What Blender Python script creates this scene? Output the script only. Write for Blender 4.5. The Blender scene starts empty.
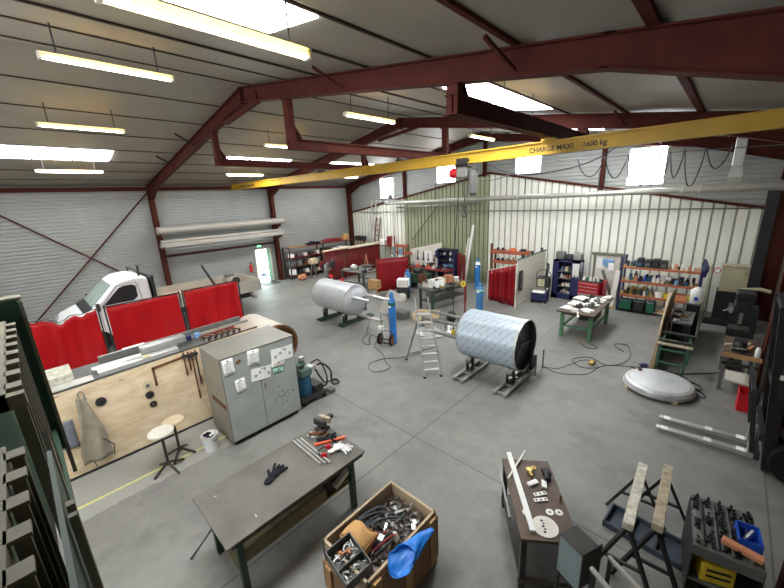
import bpy, bmesh, math, random
from mathutils import Vector, Matrix, Euler
random.seed(7)
SC = bpy.context.scene
COL = SC.collection
PI = math.pi

# ------------------------------------------------------------------ materials
def lin(c):
    c = c / 255.0
    return c / 12.92 if c <= 0.04045 else ((c + 0.055) / 1.055) ** 2.4
def rgb(r, g, b): return (lin(r), lin(g), lin(b), 1.0)
M = {}
def mat(name, col, rough=0.6, metal=0.0, var=0.12, scale=6.0, bump=0.0, bscale=40.0, trans=0.0, detail=4):
    m = bpy.data.materials.new(name); m.use_nodes = True
    nt = m.node_tree; N = nt.nodes; L = nt.links
    p = N['Principled BSDF']; c = rgb(*col)
    p.inputs['Roughness'].default_value = rough
    p.inputs['Metallic'].default_value = metal
    if rough >= .64: p.inputs['Specular IOR Level'].default_value = 0.2
    tc = N.new('ShaderNodeTexCoord')
    if var > 0:
        nz = N.new('ShaderNodeTexNoise'); nz.inputs['Scale'].default_value = scale; nz.inputs['Detail'].default_value = detail
        L.new(tc.outputs['Object'], nz.inputs['Vector'])
        r = N.new('ShaderNodeValToRGB')
        r.color_ramp.elements[0].position = 0.3; r.color_ramp.elements[1].position = 0.7
        r.color_ramp.elements[0].color = tuple(x * (1 - var) for x in c[:3]) + (1,)
        r.color_ramp.elements[1].color = tuple(min(1, x * (1 + var)) for x in c[:3]) + (1,)
        L.new(nz.outputs['Fac'], r.inputs['Fac']); L.new(r.outputs['Color'], p.inputs['Base Color'])
    else:
        p.inputs['Base Color'].default_value = c
    if bump > 0:
        nb = N.new('ShaderNodeTexNoise'); nb.inputs['Scale'].default_value = bscale
        L.new(tc.outputs['Object'], nb.inputs['Vector'])
        b = N.new('ShaderNodeBump'); b.inputs['Strength'].default_value = bump; b.inputs['Distance'].default_value = 0.02
        L.new(nb.outputs['Fac'], b.inputs['Height']); L.new(b.outputs['Normal'], p.inputs['Normal'])
    if trans > 0:
        t = N.new('ShaderNodeBsdfTranslucent'); t.inputs['Color'].default_value = c
        mx = N.new('ShaderNodeMixShader'); mx.inputs['Fac'].default_value = trans
        out = N['Material Output']
        L.new(p.outputs['BSDF'], mx.inputs[1]); L.new(t.outputs['BSDF'], mx.inputs[2]); L.new(mx.outputs['Shader'], out.inputs['Surface'])
    M[name] = m
    return m
def emit(name, col, strength):
    m = bpy.data.materials.new(name); m.use_nodes = True
    p = m.node_tree.nodes['Principled BSDF']
    p.inputs['Base Color'].default_value = rgb(*col)
    p.inputs['Emission Color'].default_value = rgb(*col)
    p.inputs['Emission Strength'].default_value = strength
    M[name] = m
    return m

mat('steel_red', (79, 36, 29), 0.8, var=0.18, scale=3)
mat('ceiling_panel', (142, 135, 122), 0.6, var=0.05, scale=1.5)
mat('clad_grey', (165, 167, 163), 0.45, 0.0, var=0.07, scale=1.2)
mat('clad_white', (238, 240, 226), 0.5, var=0.06, scale=1.5)
mat('clad_green', (150, 156, 124), 0.5, var=0.08, scale=1.5)
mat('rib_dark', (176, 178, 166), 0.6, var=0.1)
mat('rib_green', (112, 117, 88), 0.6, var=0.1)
mat('yellow', (188, 150, 38), 0.45, var=0.1, scale=2)
mat('black', (26, 26, 27), 0.55, var=0.2)
mat('dark', (44, 44, 44), 0.6, var=0.25, scale=10)
mat('dark_metal', (64, 62, 58), 0.5, 0.5, var=0.25, scale=9)
mat('grey_metal', (140, 140, 136), 0.4, 0.6, var=0.15, scale=7)
mat('light_metal', (196, 196, 192), 0.32, 0.7, var=0.1, scale=7)
mat('galv', (176, 174, 164), 0.4, 0.4, var=0.1, scale=6)
mat('pipe_beige', (174, 169, 160), 0.45, 0.1, var=0.03, scale=3)
mat('alu', (210, 211, 210), 0.3, 0.6, var=0.06)
mat('white_paint', (236, 237, 236), 0.3, var=0.02)
mat('offwhite', (222, 217, 204), 0.55, var=0.08)
mat('paper', (244, 244, 240), 0.8, var=0.03, scale=30)
mat('paper_green', (170, 226, 196), 0.8, var=0.03)
mat('curtain_red', (206, 18, 28), 0.42, var=0.1, scale=2, trans=0.35)
mat('curtain_deep', (152, 14, 26), 0.4, var=0.15, scale=2, trans=0.12)
mat('panel_red', (124, 26, 30), 0.5, var=0.22, scale=3)
mat('red', (204, 24, 36), 0.45, var=0.1)
mat('tool_red', (186, 20, 40), 0.35, var=0.1)
mat('orange', (170, 90, 64), 0.55, var=0.12, scale=5)
mat('orange_bright', (232, 110, 72), 0.5, var=0.1)
mat('blue_gas', (46, 118, 190), 0.4, var=0.1, scale=5)
mat('blue_bin', (34, 84, 190), 0.4, var=0.08)
mat('blue_bag', (40, 130, 226), 0.4, var=0.08)
mat('navy', (34, 37, 84), 0.5, var=0.12)
mat('blue_pale', (120, 160, 200), 0.5, var=0.1)
mat('teal', (46, 98, 128), 0.5, var=0.12)
mat('green_dark', (36, 64, 46), 0.5, var=0.15, scale=4)
mat('green_leg', (84, 134, 98), 0.5, var=0.15, scale=6)
mat('green_trestle', (48, 92, 70), 0.55, var=0.2, scale=6)
mat('green_bin', (28, 92, 66), 0.5, var=0.1)
mat('rail_beige', (116, 112, 94), 0.6, var=0.15, scale=5)
mat('plywood', (206, 176, 138), 0.6, var=0.14, scale=2.2)
mat('wood', (180, 142, 98), 0.65, var=0.16, scale=4)
mat('wood_pale', (220, 200, 166), 0.65, var=0.12, scale=4)
mat('wood_grey', (176, 164, 140), 0.75, var=0.3, scale=12)
mat('cardboard', (196, 152, 98), 0.8, var=0.08, scale=3)
mat('liner', (186, 166, 138), 0.8, var=0.1, scale=3)
mat('crate_wood', (146, 112, 84), 0.75, var=0.2, scale=5)
mat('cab_grey', (124, 121, 110), 0.45, var=0.06, scale=3)
mat('cab_door', (158, 163, 156), 0.45, var=0.08, scale=3)
mat('bench_top', (112, 109, 102), 0.45, 0.35, var=0.22, scale=3.0, bump=0.06)
mat('bench_low', (120, 112, 84), 0.7, var=0.15)
mat('brown_top', (92, 76, 64), 0.6, 0.15, var=0.3, scale=4, bump=0.08)
mat('tank_white', (224, 218, 204), 0.5, var=0.05, scale=2)
mat('rust', (112, 76, 52), 0.75, var=0.25, scale=6)
mat('head_steel', (206, 207, 208), 0.36, 0.35, var=0.1, scale=3, bump=0.03)
mat('stainless', (178, 180, 182), 0.45, 0.25, var=0.1, scale=2.5, bump=0.03)
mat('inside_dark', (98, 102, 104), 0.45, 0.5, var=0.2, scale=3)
mat('leather', (152, 144, 128), 0.8, var=0.15, scale=7, bump=0.2, bscale=25)
mat('cloth_black', (32, 32, 38), 0.9, var=0.25, scale=20, bump=0.3)
mat('cloth_white', (232, 230, 226), 0.9, var=0.06, scale=20, bump=0.3)
mat('cloth_grey', (128, 132, 140), 0.9, var=0.12, scale=12)
mat('rubber', (34, 33, 32), 0.8, var=0.2, scale=8)
mat('cable', (40, 40, 40), 0.55, var=0.0)
mat('cable_grey', (96, 96, 92), 0.55, var=0.0)
mat('brass', (190, 160, 90), 0.35, 0.8, var=0.1)
mat('bluegrey', (134, 148, 150), 0.45, 0.2, var=0.08, scale=3)
mat('slate', (62, 74, 84), 0.6, var=0.15)
mat('blue_mid', (70, 126, 176), 0.4, var=0.1)
mat('ply_dark', (124, 104, 78), 0.65, var=0.15, scale=4)
mat('cream', (206, 196, 160), 0.5, var=0.08, scale=3)
mat('olive_cream', (190, 184, 150), 0.5, var=0.1, scale=3)
mat('machine_green', (88, 110, 100), 0.5, var=0.2, scale=6)
mat('glass_dark', (40, 52, 54), 0.08, 0.0, var=0.1, scale=2)
mat('glass_reflection', (150, 166, 160), 0.08, 0.0, var=0.12, scale=2)  # pale windscreen reflection put into the glass colour
mat('truck_bed', (186, 182, 170), 0.5, var=0.08, scale=2)
mat('yellow_plastic', (224, 190, 50), 0.5, var=0.06)
mat('terracotta', (206, 140, 104), 0.7, var=0.1)
mat('pink', (214, 120, 140), 0.7, var=0.1)
mat('scrap', (120, 112, 106), 0.42, 0.55, var=0.6, scale=14)
mat('brace_grey', (120, 104, 100), 0.6, var=0.1)
emit('tube_glow', (255, 246, 220), 9.0)
emit('sky_pane', (246, 250, 255), 10.0)
emit('gable_pane', (248, 251, 255), 7.0)
emit('front_fill_pane', (248, 251, 255), 2.6)
emit('door_light', (226, 246, 244), 4.0)
emit('exit_green', (120, 226, 160), 1.2)
mat('wood_white', (206, 202, 184), 0.7, var=0.3, scale=14)
mat('purlin', (66, 52, 44), 0.7, var=0.1)
mat('tube_case', (248, 236, 200), 0.4, var=0.03, trans=0.5)

def floor_material():
    m = bpy.data.materials.new('concrete'); m.use_nodes = True
    nt = m.node_tree; N = nt.nodes; L = nt.links; p = N['Principled BSDF']
    tc = N.new('ShaderNodeTexCoord'); sx = N.new('ShaderNodeSeparateXYZ'); L.new(tc.outputs['Object'], sx.inputs[0])
    def noise(s, d, r=0.6):
        n = N.new('ShaderNodeTexNoise'); n.inputs['Scale'].default_value = s; n.inputs['Detail'].default_value = d; n.inputs['Roughness'].default_value = r
        L.new(tc.outputs['Object'], n.inputs['Vector']); return n.outputs['Fac']
    def math_(op, a, b=None, clamp=False):
        n = N.new('ShaderNodeMath'); n.operation = op; n.use_clamp = clamp
        for i, v in enumerate((a, b)):
            if v is None: continue
            if isinstance(v, (int, float)): n.inputs[i].default_value = v
            else: L.new(v, n.inputs[i])
        return n.outputs[0]
    def mix(f, a, b, mode='MIX'):
        n = N.new('ShaderNodeMix'); n.data_type = 'RGBA'; n.blend_type = mode
        if isinstance(f, (int, float)): n.inputs[0].default_value = f
        else: L.new(f, n.inputs[0])
        for i, v in ((6, a), (7, b)):
            if isinstance(v, tuple): n.inputs[i].default_value = v
            else: L.new(v, n.inputs[i])
        return n.outputs[2]
    n1 = noise(0.55, 5); n2 = noise(3.5, 8, 0.7); n3 = noise(22, 4)
    r = N.new('ShaderNodeValToRGB'); r.color_ramp.elements[0].position = 0.33; r.color_ramp.elements[1].position = 0.68
    r.color_ramp.elements[0].color = rgb(110, 109, 106); r.color_ramp.elements[1].color = rgb(143, 141, 134)
    f = math_('ADD', math_('MULTIPLY', n1, 0.6), math_('MULTIPLY', n2, 0.4)); L.new(f, r.inputs['Fac'])
    c = r.outputs['Color']
    st = math_('MULTIPLY', math_('SUBTRACT', noise(0.9, 7, 0.68), 0.53), 5.0, True)        # worn and stained patches
    c = mix(math_('MULTIPLY', st, 0.68), c, rgb(88, 87, 84))
    c = mix(math_('MULTIPLY', math_('SUBTRACT', n3, 0.6), 1.5, True), c, rgb(164, 163, 156))
    X, Y = sx.outputs[0], sx.outputs[1]
    def line(v, at, w): return math_('LESS_THAN', math_('ABSOLUTE', math_('SUBTRACT', v, at)), w)
    j = line(X, -3.71, 0.012)
    for a in (0.94, -8.36, -13.0): j = math_('MAXIMUM', j, line(X, a, 0.012))
    for a in (4.3, 10.1): j = math_('MAXIMUM', j, line(Y, a, 0.012))
    c = mix(math_('MULTIPLY', j, 0.6), c, rgb(70, 69, 67))
    pale = math_('MULTIPLY', math_('LESS_THAN', math_('ADD', X, math_('MULTIPLY', n2, 0.2)), -6.1), math_('LESS_THAN', Y, 2.4))
    pale = math_('MULTIPLY', pale, math_('GREATER_THAN', X, -7.6))
    c = mix(math_('MULTIPLY', pale, 0.55), c, rgb(172, 171, 162))
    yl = math_('MULTIPLY', math_('MULTIPLY', line(X, -6.53, 0.025), math_('LESS_THAN', Y, 2.2)), math_('GREATER_THAN', n2, 0.42))
    c = mix(math_('MULTIPLY', yl, 0.75), c, rgb(226, 222, 120))
    L.new(c, p.inputs['Base Color'])
    rr = math_('ADD', 0.38, math_('MULTIPLY', n2, 0.3)); L.new(rr, p.inputs['Roughness'])
    b = N.new('ShaderNodeBump'); b.inputs['Strength'].default_value = 0.08; b.inputs['Distance'].default_value = 0.01
    L.new(n3, b.inputs['Height']); L.new(b.outputs['Normal'], p.inputs['Normal'])
    M['concrete'] = m
floor_material()

def film_material():
    """pale blue protective film printed with rows of slanting words and arrows, on UV (metres)"""
    m = bpy.data.materials.new('film'); m.use_nodes = True
    nt = m.node_tree; N = nt.nodes; L = nt.links; p = N['Principled BSDF']
    uv = N.new('ShaderNodeTexCoord')
    def math_(op, a, b=None, c=None):
        n = N.new('ShaderNodeMath'); n.operation = op
        for i, v in enumerate((a, b, c)):
            if v is None: continue
            if isinstance(v, (int, float)): n.inputs[i].default_value = v
            else: L.new(v, n.inputs[i])
        return n.outputs[0]
    rot = N.new('ShaderNodeVectorRotate'); rot.rotation_type = 'Z_AXIS'; rot.inputs['Angle'].default_value = math.radians(128)
    L.new(uv.outputs['UV'], rot.inputs['Vector'])
    s = N.new('ShaderNodeSeparateXYZ'); L.new(rot.outputs[0], s.inputs[0])
    u = math_('MULTIPLY', s.outputs[0], 4.2); v = math_('MULTIPLY', s.outputs[1], 7.5)
    row = math_('FLOOR', v)
    u2 = math_('ADD', u, math_('MULTIPLY', row, 0.37))
    fu = math_('FRACT', u2); fv = math_('SUBTRACT', math_('FRACT', v), 0.5)
    word = math_('MULTIPLY', math_('LESS_THAN', math_('ABSOLUTE', fv), 0.09), math_('LESS_THAN', fu, 0.55))
    nz = N.new('ShaderNodeTexNoise'); nz.inputs['Scale'].default_value = 60; L.new(uv.outputs['UV'], nz.inputs['Vector'])
    word = math_('MULTIPLY', word, math_('GREATER_THAN', nz.outputs['Fac'], 0.42))
    arrow = math_('LESS_THAN', math_('ADD', math_('ABSOLUTE', math_('MULTIPLY', fv, 0.65)), math_('ABSOLUTE', math_('SUBTRACT', fu, 0.8))), 0.09)
    r1 = math_('COMPARE', math_('FRACT', math_('MULTIPLY', row, 0.5)), 0.0, 0.1)
    arrow = math_('MULTIPLY', arrow, r1)
    a = math_('MULTIPLY', math_('MAXIMUM', word, arrow), 0.58)
    mx = N.new('ShaderNodeMix'); mx.data_type = 'RGBA'
    L.new(a, mx.inputs[0]); mx.inputs[6].default_value = rgb(188, 202, 213); mx.inputs[7].default_value = rgb(74, 92, 114)
    L.new(mx.outputs[2], p.inputs['Base Color'])
    p.inputs['Roughness'].default_value = 0.3; p.inputs['Metallic'].default_value = 0.25
    M['film'] = m
film_material()

def grain_material():
    m = bpy.data.materials.new('ply_grain'); m.use_nodes = True
    nt = m.node_tree; N = nt.nodes; L = nt.links; p = N['Principled BSDF']
    tc = N.new('ShaderNodeTexCoord'); mp = N.new('ShaderNodeMapping'); mp.inputs['Scale'].default_value = (1, 0.9, 2.6)
    L.new(tc.outputs['Object'], mp.inputs[0])
    n = N.new('ShaderNodeTexNoise'); n.inputs['Scale'].default_value = 2.2; n.inputs['Detail'].default_value = 7; n.inputs['Distortion'].default_value = 1.2
    L.new(mp.outputs[0], n.inputs['Vector'])
    r = N.new('ShaderNodeValToRGB'); r.color_ramp.elements[0].position = 0.3; r.color_ramp.elements[1].position = 0.7
    r.color_ramp.elements[0].color = rgb(216, 190, 150); r.color_ramp.elements[1].color = rgb(240, 220, 188)
    L.new(n.outputs['Fac'], r.inputs['Fac'])
    n2 = N.new('ShaderNodeTexNoise'); n2.inputs['Scale'].default_value = 5; L.new(mp.outputs[0], n2.inputs['Vector'])
    r2 = N.new('ShaderNodeValToRGB'); r2.color_ramp.elements[0].position = 0.70; r2.color_ramp.elements[1].position = 0.76
    r2.color_ramp.elements[0].color = (0, 0, 0, 1); r2.color_ramp.elements[1].color = (0.5, 0.5, 0.5, 1)
    L.new(n2.outputs['Fac'], r2.inputs['Fac'])
    mx = N.new('ShaderNodeMix'); mx.data_type = 'RGBA'; L.new(r2.outputs['Color'], mx.inputs[0])
    L.new(r.outputs['Color'], mx.inputs[6]); mx.inputs[7].default_value = rgb(120, 84, 60)
    L.new(mx.outputs[2], p.inputs['Base Color']); p.inputs['Roughness'].default_value = 0.55
    M['ply_grain'] = m
grain_material()

# ------------------------------------------------------------------ shape builder
class S:
    def __init__(s): s.b = bmesh.new()
    def _add(s, vs, fs):
        v = [s.b.verts.new(x) for x in vs]
        for f in fs:
            try: s.b.faces.new([v[i] for i in f])
            except ValueError: pass
        return s
    def box(s, x0, y0, z0, x1, y1, z1):
        if x0 > x1: x0, x1 = x1, x0
        if y0 > y1: y0, y1 = y1, y0
        if z0 > z1: z0, z1 = z1, z0
        return s._add([(x0,y0,z0),(x1,y0,z0),(x1,y1,z0),(x0,y1,z0),(x0,y0,z1),(x1,y0,z1),(x1,y1,z1),(x0,y1,z1)],
                      [(3,2,1,0),(4,5,6,7),(0,1,5,4),(1,2,6,5),(2,3,7,6),(3,0,4,7)])
    def cbox(s, c, d, rot=(0,0,0)):
        R = Euler(rot).to_matrix(); c = Vector(c); h = Vector(d) / 2
        P = [c + R @ Vector((sx*h.x, sy*h.y, sz*h.z)) for sz in (-1,1) for sx, sy in ((-1,-1),(1,-1),(1,1),(-1,1))]
        return s._add(P, [(3,2,1,0),(4,5,6,7),(0,1,5,4),(1,2,6,5),(2,3,7,6),(3,0,4,7)])
    def bar(s, p, q, w, h, up=(0,0,1)):
        p, q = Vector(p), Vector(q); d = (q-p).normalized(); up = Vector(up)
        if abs(d.dot(up)) > 0.98: up = Vector((1,0,0))
        a = d.cross(up).normalized(); u = a.cross(d).normalized()
        P = [e + a*sx*w/2 + u*sy*h/2 for e in (p, q) for sx, sy in ((-1,-1),(1,-1),(1,1),(-1,1))]
        return s._add(P, [(3,2,1,0),(4,5,6,7),(0,1,5,4),(1,2,6,5),(2,3,7,6),(3,0,4,7)])
    def rev(s, o, d, prof, seg=20, cap=True):
        """surface of revolution about o + t d; prof [(t, r)]"""
        o = Vector(o); d = Vector(d).normalized()
        up = Vector((0,0,1)) if abs(d.z) < 0.9 else Vector((1,0,0))
        a = d.cross(up).normalized(); u = a.cross(d).normalized()
        rings = []
        for t, r in prof:
            if r < 1e-5: rings.append([s.b.verts.new(o + d*t)])
            else: rings.append([s.b.verts.new(o + d*t + (a*math.cos(2*PI*k/seg) + u*math.sin(2*PI*k/seg))*r) for k in range(seg)])
        for A, B in zip(rings, rings[1:]):
            for k in range(seg):
                k2 = (k+1) % seg
                if len(A) == 1 and len(B) == 1: continue
                if len(A) == 1: s.b.faces.new((A[0], B[k2], B[k]))
                elif len(B) == 1: s.b.faces.new((A[k], A[k2], B[0]))
                else: s.b.faces.new((A[k], A[k2], B[k2], B[k]))
        if cap:
            if len(rings[0]) > 1: s.b.faces.new(rings[0][::-1])
            if len(rings[-1]) > 1: s.b.faces.new(rings[-1])
        return s
    def cyl(s, p, q, r, r2=None, seg=14):
        p, q = Vector(p), Vector(q)
        return s.rev(p, q-p, [(0, r), ((q-p).length, r if r2 is None else r2)], seg)
    def tube(s, pts, r, seg=6, close=False):
        P = [Vector(p) for p in pts]; n = len(P); rings = []; prev = None
        for i in range(n):
            d = (P[min(i+1,n-1)] - P[max(i-1,0)])
            if d.length < 1e-6: d = Vector((0,0,1))
            d.normalize()
            if prev is None:
                up = Vector((0,0,1)) if abs(d.z) < 0.9 else Vector((1,0,0)); a = d.cross(up).normalized()
            else:
                a = (prev - d*prev.dot(d))
                a = a.normalized() if a.length > 1e-5 else d.orthogonal().normalized()
            prev = a; u = d.cross(a)
            rings.append([s.b.verts.new(P[i] + (a*math.cos(2*PI*k/seg)+u*math.sin(2*PI*k/seg))*r) for k in range(seg)])
        for A, B in zip(rings, rings[1:]):
            for k in range(seg): s.b.faces.new((A[k], A[(k+1)%seg], B[(k+1)%seg], B[k]))
        s.b.faces.new(rings[0][::-1]); s.b.faces.new(rings[-1])
        return s
    def prism(s, pts, axis, a, b):
        """extrude a 2-D outline along axis 'x' | 'y' | 'z' from a to b (outline in the other two axes, in order)"""
        def P(t, p):
            return (t,p[0],p[1]) if axis == 'x' else (p[0],t,p[1]) if axis == 'y' else (p[0],p[1],t)
        n = len(pts)
        return s._add([P(a,p) for p in pts] + [P(b,p) for p in pts],
                      [tuple(range(n))[::-1], tuple(range(n,2*n))] + [(i,(i+1)%n,n+(i+1)%n,n+i) for i in range(n)])
    def grid(s, f, nu, nv):
        V = [[s.b.verts.new(f(i/nu, j/nv)) for j in range(nv+1)] for i in range(nu+1)]
        for i in range(nu):
            for j in range(nv): s.b.faces.new((V[i][j], V[i+1][j], V[i+1][j+1], V[i][j+1]))
        return s
    def blob(s, c, r, rough=0.25, seed=0, sub=2):
        rd = random.Random(seed); ph = [rd.uniform(0, 6.28) for _ in range(6)]; fr = [rd.uniform(2.5, 5) for _ in range(3)]
        t = bmesh.new(); bmesh.ops.create_icosphere(t, subdivisions=sub, radius=1)
        idx = {}
        for v in t.verts:
            p = v.co; k = 1 + rough * (math.sin(p.x*fr[0]+ph[0])*math.sin(p.y*fr[1]+ph[1]) + 0.6*math.sin(p.z*fr[2]*1.6+ph[2]+p.x*3))
            idx[v.index] = s.b.verts.new((c[0]+p.x*k*r[0], c[1]+p.y*k*r[1], c[2]+p.z*k*r[2]))
        for f in t.faces: s.b.faces.new([idx[v.index] for v in f.verts])
        t.free(); return s
    def mv(s, loc=(0,0,0), rz=0, ry=0, rx=0):
        bmesh.ops.transform(s.b, matrix=Matrix.Translation(loc) @ Euler((rx,ry,rz)).to_matrix().to_4x4(), verts=s.b.verts); return s

def obj(name, s, m, parent=None, bev=0.0, smooth=False, solid=0.0, sub=0, label=None, angle=40):
    me = bpy.data.meshes.new(name)
    bmesh.ops.recalc_face_normals(s.b, faces=s.b.faces)
    s.b.to_mesh(me); s.b.free()
    for k in (m if isinstance(m, (list, tuple)) else [m]): me.materials.append(M[k])
    o = bpy.data.objects.new(name, me); COL.objects.link(o)
    if parent is not None: o.parent = parent
    if solid: 
        md = o.modifiers.new('solid', 'SOLIDIFY'); md.thickness = solid; md.offset = 0
    if sub:
        md = o.modifiers.new('sub', 'SUBSURF'); md.levels = sub; md.render_levels = sub
    if bev:
        md = o.modifiers.new('bevel', 'BEVEL'); md.width = bev; md.segments = 2; md.limit_method = 'ANGLE'; md.angle_limit = math.radians(40)
    if smooth:
        me.polygons.foreach_set('use_smooth', [True]*len(me.polygons))
        try: me.set_sharp_from_angle(angle=math.radians(angle))
        except Exception: pass
    if label: o['label'] = label
    return o
def tag(o, label, cat, group=None, kind=None):
    o['label'] = label; o['category'] = cat
    if group: o['group'] = group
    if kind: o['kind'] = kind
    return o
def thing(name, label, cat, loc=(0,0,0), rz=0, group=None):
    o = bpy.data.objects.new(name, None); COL.objects.link(o); o.empty_display_size = 0.1
    o.location = loc; o.rotation_euler = (0,0,rz)
    return tag(o, label, cat, group)
def single(name, s, m, label, cat, group=None, loc=None, rot=None, kind=None, **k):
    o = obj(name, s, m, None, **k)
    if loc is not None: o.location = loc
    if rot is not None: o.rotation_euler = rot
    return tag(o, label, cat, group, kind)
def struct(name, s, m, label=None, parent=None, **k):
    o = obj(name, s, m, parent, **k)
    if parent is None:
        o['kind'] = 'structure'
        if label: o['label'] = label
    return o
def kids(o): return [c for c in bpy.data.objects if c.parent == o]
def dup(o, loc=None, rz=None, label=None, group=None, parent=None, rot=None):
    c = o.copy(); COL.objects.link(c)
    if parent is not None: c.parent = parent
    if loc is not None: c.location = loc
    if rz is not None: c.rotation_euler = (0,0,rz)
    if rot is not None: c.rotation_euler = rot
    if label: c['label'] = label
    if group: c['group'] = group
    for k in kids(o): dup(k, parent=c)
    return c
_ON = 'first second third fourth fifth sixth seventh eighth ninth tenth eleventh twelfth thirteenth fourteenth fifteenth sixteenth seventeenth eighteenth nineteenth twentieth'.split()
def nth(i): return _ON[i] if i < 20 else 'twenty-' + _ON[i-20]
def arc(c, r, a0, a1, n): return [(c[0]+r*math.cos(a0+(a1-a0)*i/n), c[1]+r*math.sin(a0+(a1-a0)*i/n)) for i in range(n+1)]
def spline(pts, n=8):
    P = [Vector(p) for p in pts]; out = []
    for i in range(len(P)-1):
        p0, p1, p2, p3 = P[max(i-1,0)], P[i], P[i+1], P[min(i+2,len(P)-1)]
        for k in range(n):
            t = k/n
            out.append(0.5*((2*p1)+(p2-p0)*t+(2*p0-5*p1+4*p2-p3)*t*t+(3*p1-p0-3*p2+p3)*t**3))
    out.append(P[-1]); return out
def cable(name, pts, r, m, label, cat='cable', group=None, n=8):
    return single(name, S().tube(spline(pts, n), r, 6), m, label, cat, group, smooth=True)

# ------------------------------------------------------------------ hall dimensions (metres)
XL, XR, YB, RX, RZ = -18.9, 1.45, 16.0, -9.0, 7.05
def roofz(x): return RZ + (x-RX)*0.176 if x < RX else RZ - (x-RX)*0.155
def cladz(x): return 5.24 + (x+8.6)*0.173 if x < -8.6 else 5.24 - (x+8.6)*0.187
# ------------------------------------------------------------------ setting
struct('floor', S().box(-19.2, -4, -0.12, 6, 16.3, 0), 'concrete', 'grey worn concrete floor with saw-cut joints')
def corrugated(y0, y1, z0f, z1f, fixed, axis, pitch, depth, up):
    """ribbed sheet; ribs run horizontally (up=False: steps in z) or vertically (steps along the wall)"""
    s = S()
    return s
# left wall: horizontal ribs
def prof_wall_left():
    s = S(); n = 40; zt = 5.30; pts = []
    for i in range(n):
        z = zt*i/n; h = zt/n
        pts += [(XL, z), (XL, z+h*0.62), (XL-0.05, z+h*0.72), (XL-0.05, z+h*0.92)]
    pts.append((XL, zt))
    V = [[s.b.verts.new((p[0], y, p[1])) for p in pts] for y in (-4, YB+0.1)]
    for i in range(len(pts)-1): s.b.faces.new((V[0][i], V[1][i], V[1][i+1], V[0][i+1]))
    return s
struct('wall_left', prof_wall_left(), 'clad_grey', 'long grey wall of horizontally ribbed metal cladding')
# back wall, lower part: vertical ribs, part of it pale green
def back_lower():
    s = S(); x = XL; mi = []
    while x < XR - 0.01:
        green = -14.15 < x < -8.8
        w = 0.245 if green else 0.29
        if x + w > XR: w = XR - x
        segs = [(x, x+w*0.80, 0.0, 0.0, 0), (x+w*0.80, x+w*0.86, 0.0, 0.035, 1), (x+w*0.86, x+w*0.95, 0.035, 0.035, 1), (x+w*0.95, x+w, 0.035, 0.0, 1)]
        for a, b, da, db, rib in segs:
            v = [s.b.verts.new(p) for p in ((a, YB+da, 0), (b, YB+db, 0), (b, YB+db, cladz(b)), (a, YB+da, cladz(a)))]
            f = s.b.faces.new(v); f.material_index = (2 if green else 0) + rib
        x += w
    return s
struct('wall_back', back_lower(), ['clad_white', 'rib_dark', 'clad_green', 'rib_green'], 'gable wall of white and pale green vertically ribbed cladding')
def back_upper():
    s = S(); pitch = 0.15; z = 3.2
    while z < RZ:
        # clip each strip between cladz and roofz
        for (a, b, da, db) in ((z, z+pitch*0.6, 0.05, 0.05), (z+pitch*0.6, z+pitch*0.72, 0.05, 0.08), (z+pitch*0.72, z+pitch*0.9, 0.08, 0.08), (z+pitch*0.9, z+pitch, 0.08, 0.05)):
            zm = (a+b)/2
            def spans():
                # x range where cladz(x)-0.1 < zm < roofz(x)
                xs = [XL + (XR-XL)*i/160 for i in range(161)]; run = []
                for x in xs:
                    if cladz(x)-0.12 < zm < roofz(x): run.append(x)
                    elif run:
                        yield run[0], run[-1]; run = []
                if run: yield run[0], run[-1]
            for xa, xb in spans():
                if xb > xa:
                    s.b.faces.new([s.b.verts.new(p) for p in ((xa, YB+da, a), (xb, YB+da, a), (xb, YB+db, b), (xa, YB+db, b))])
        z += pitch
    return s
struct('wall_back.001', back_upper(), 'clad_grey', 'grey ribbed cladding of the gable above the white wall')
struct('wall_right', S().box(XR, 10.2, 0, XR+0.12, 16.1, 5.6).box(XR, 10.2, 0, 5.2, 10.35, 5.6).box(5.0, -4, 0, 5.2, 10.2, 5.6), 'clad_grey', 'shaded side wall beside the red columns')
struct('wall_front', S().box(XL, -4.1, 0, 5.2, -4, 7.2), 'clad_white', 'plain wall behind the camera')
# ceiling: two insulated slopes
s = S()
for (xa, xb) in ((XL-0.2, RX), (RX, 5.2)):
    za, zb = roofz(xa), roofz(xb)
    s._add([(xa,-4,za),(xb,-4,zb),(xb,16.2,zb),(xa,16.2,za),(xa,-4,za+.1),(xb,-4,zb+.1),(xb,16.2,zb+.1),(xa,16.2,za+.1)],
           [(3,2,1,0),(4,5,6,7),(0,1,5,4),(1,2,6,5),(2,3,7,6),(3,0,4,7)])
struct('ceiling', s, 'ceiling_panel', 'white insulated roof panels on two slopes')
# purlins and fine panel joints
PURL = [-17.9,-16.7,-15.5,-14.25,-12.95,-11.55,-10.24,-8.6,-7.12,-6.05,-4.67,-3.4,-2.12,-0.78]
for i, x in enumerate(PURL):
    w, h = (0.032, 0.02) if x < -6.5 else (0.036, 0.03) if x < -3 else (0.06, 0.05) if x < -1 else (0.10, 0.06)
    z = roofz(x)
    struct('trim_%d' % (i+1), S().box(x-w/2, -4, z-h, x+w/2, 16.0, z-0.005), 'purlin' if x < -3 else 'steel_red', 'thin dark red roof purlin number %s from the grey wall' % nth(i))
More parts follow.
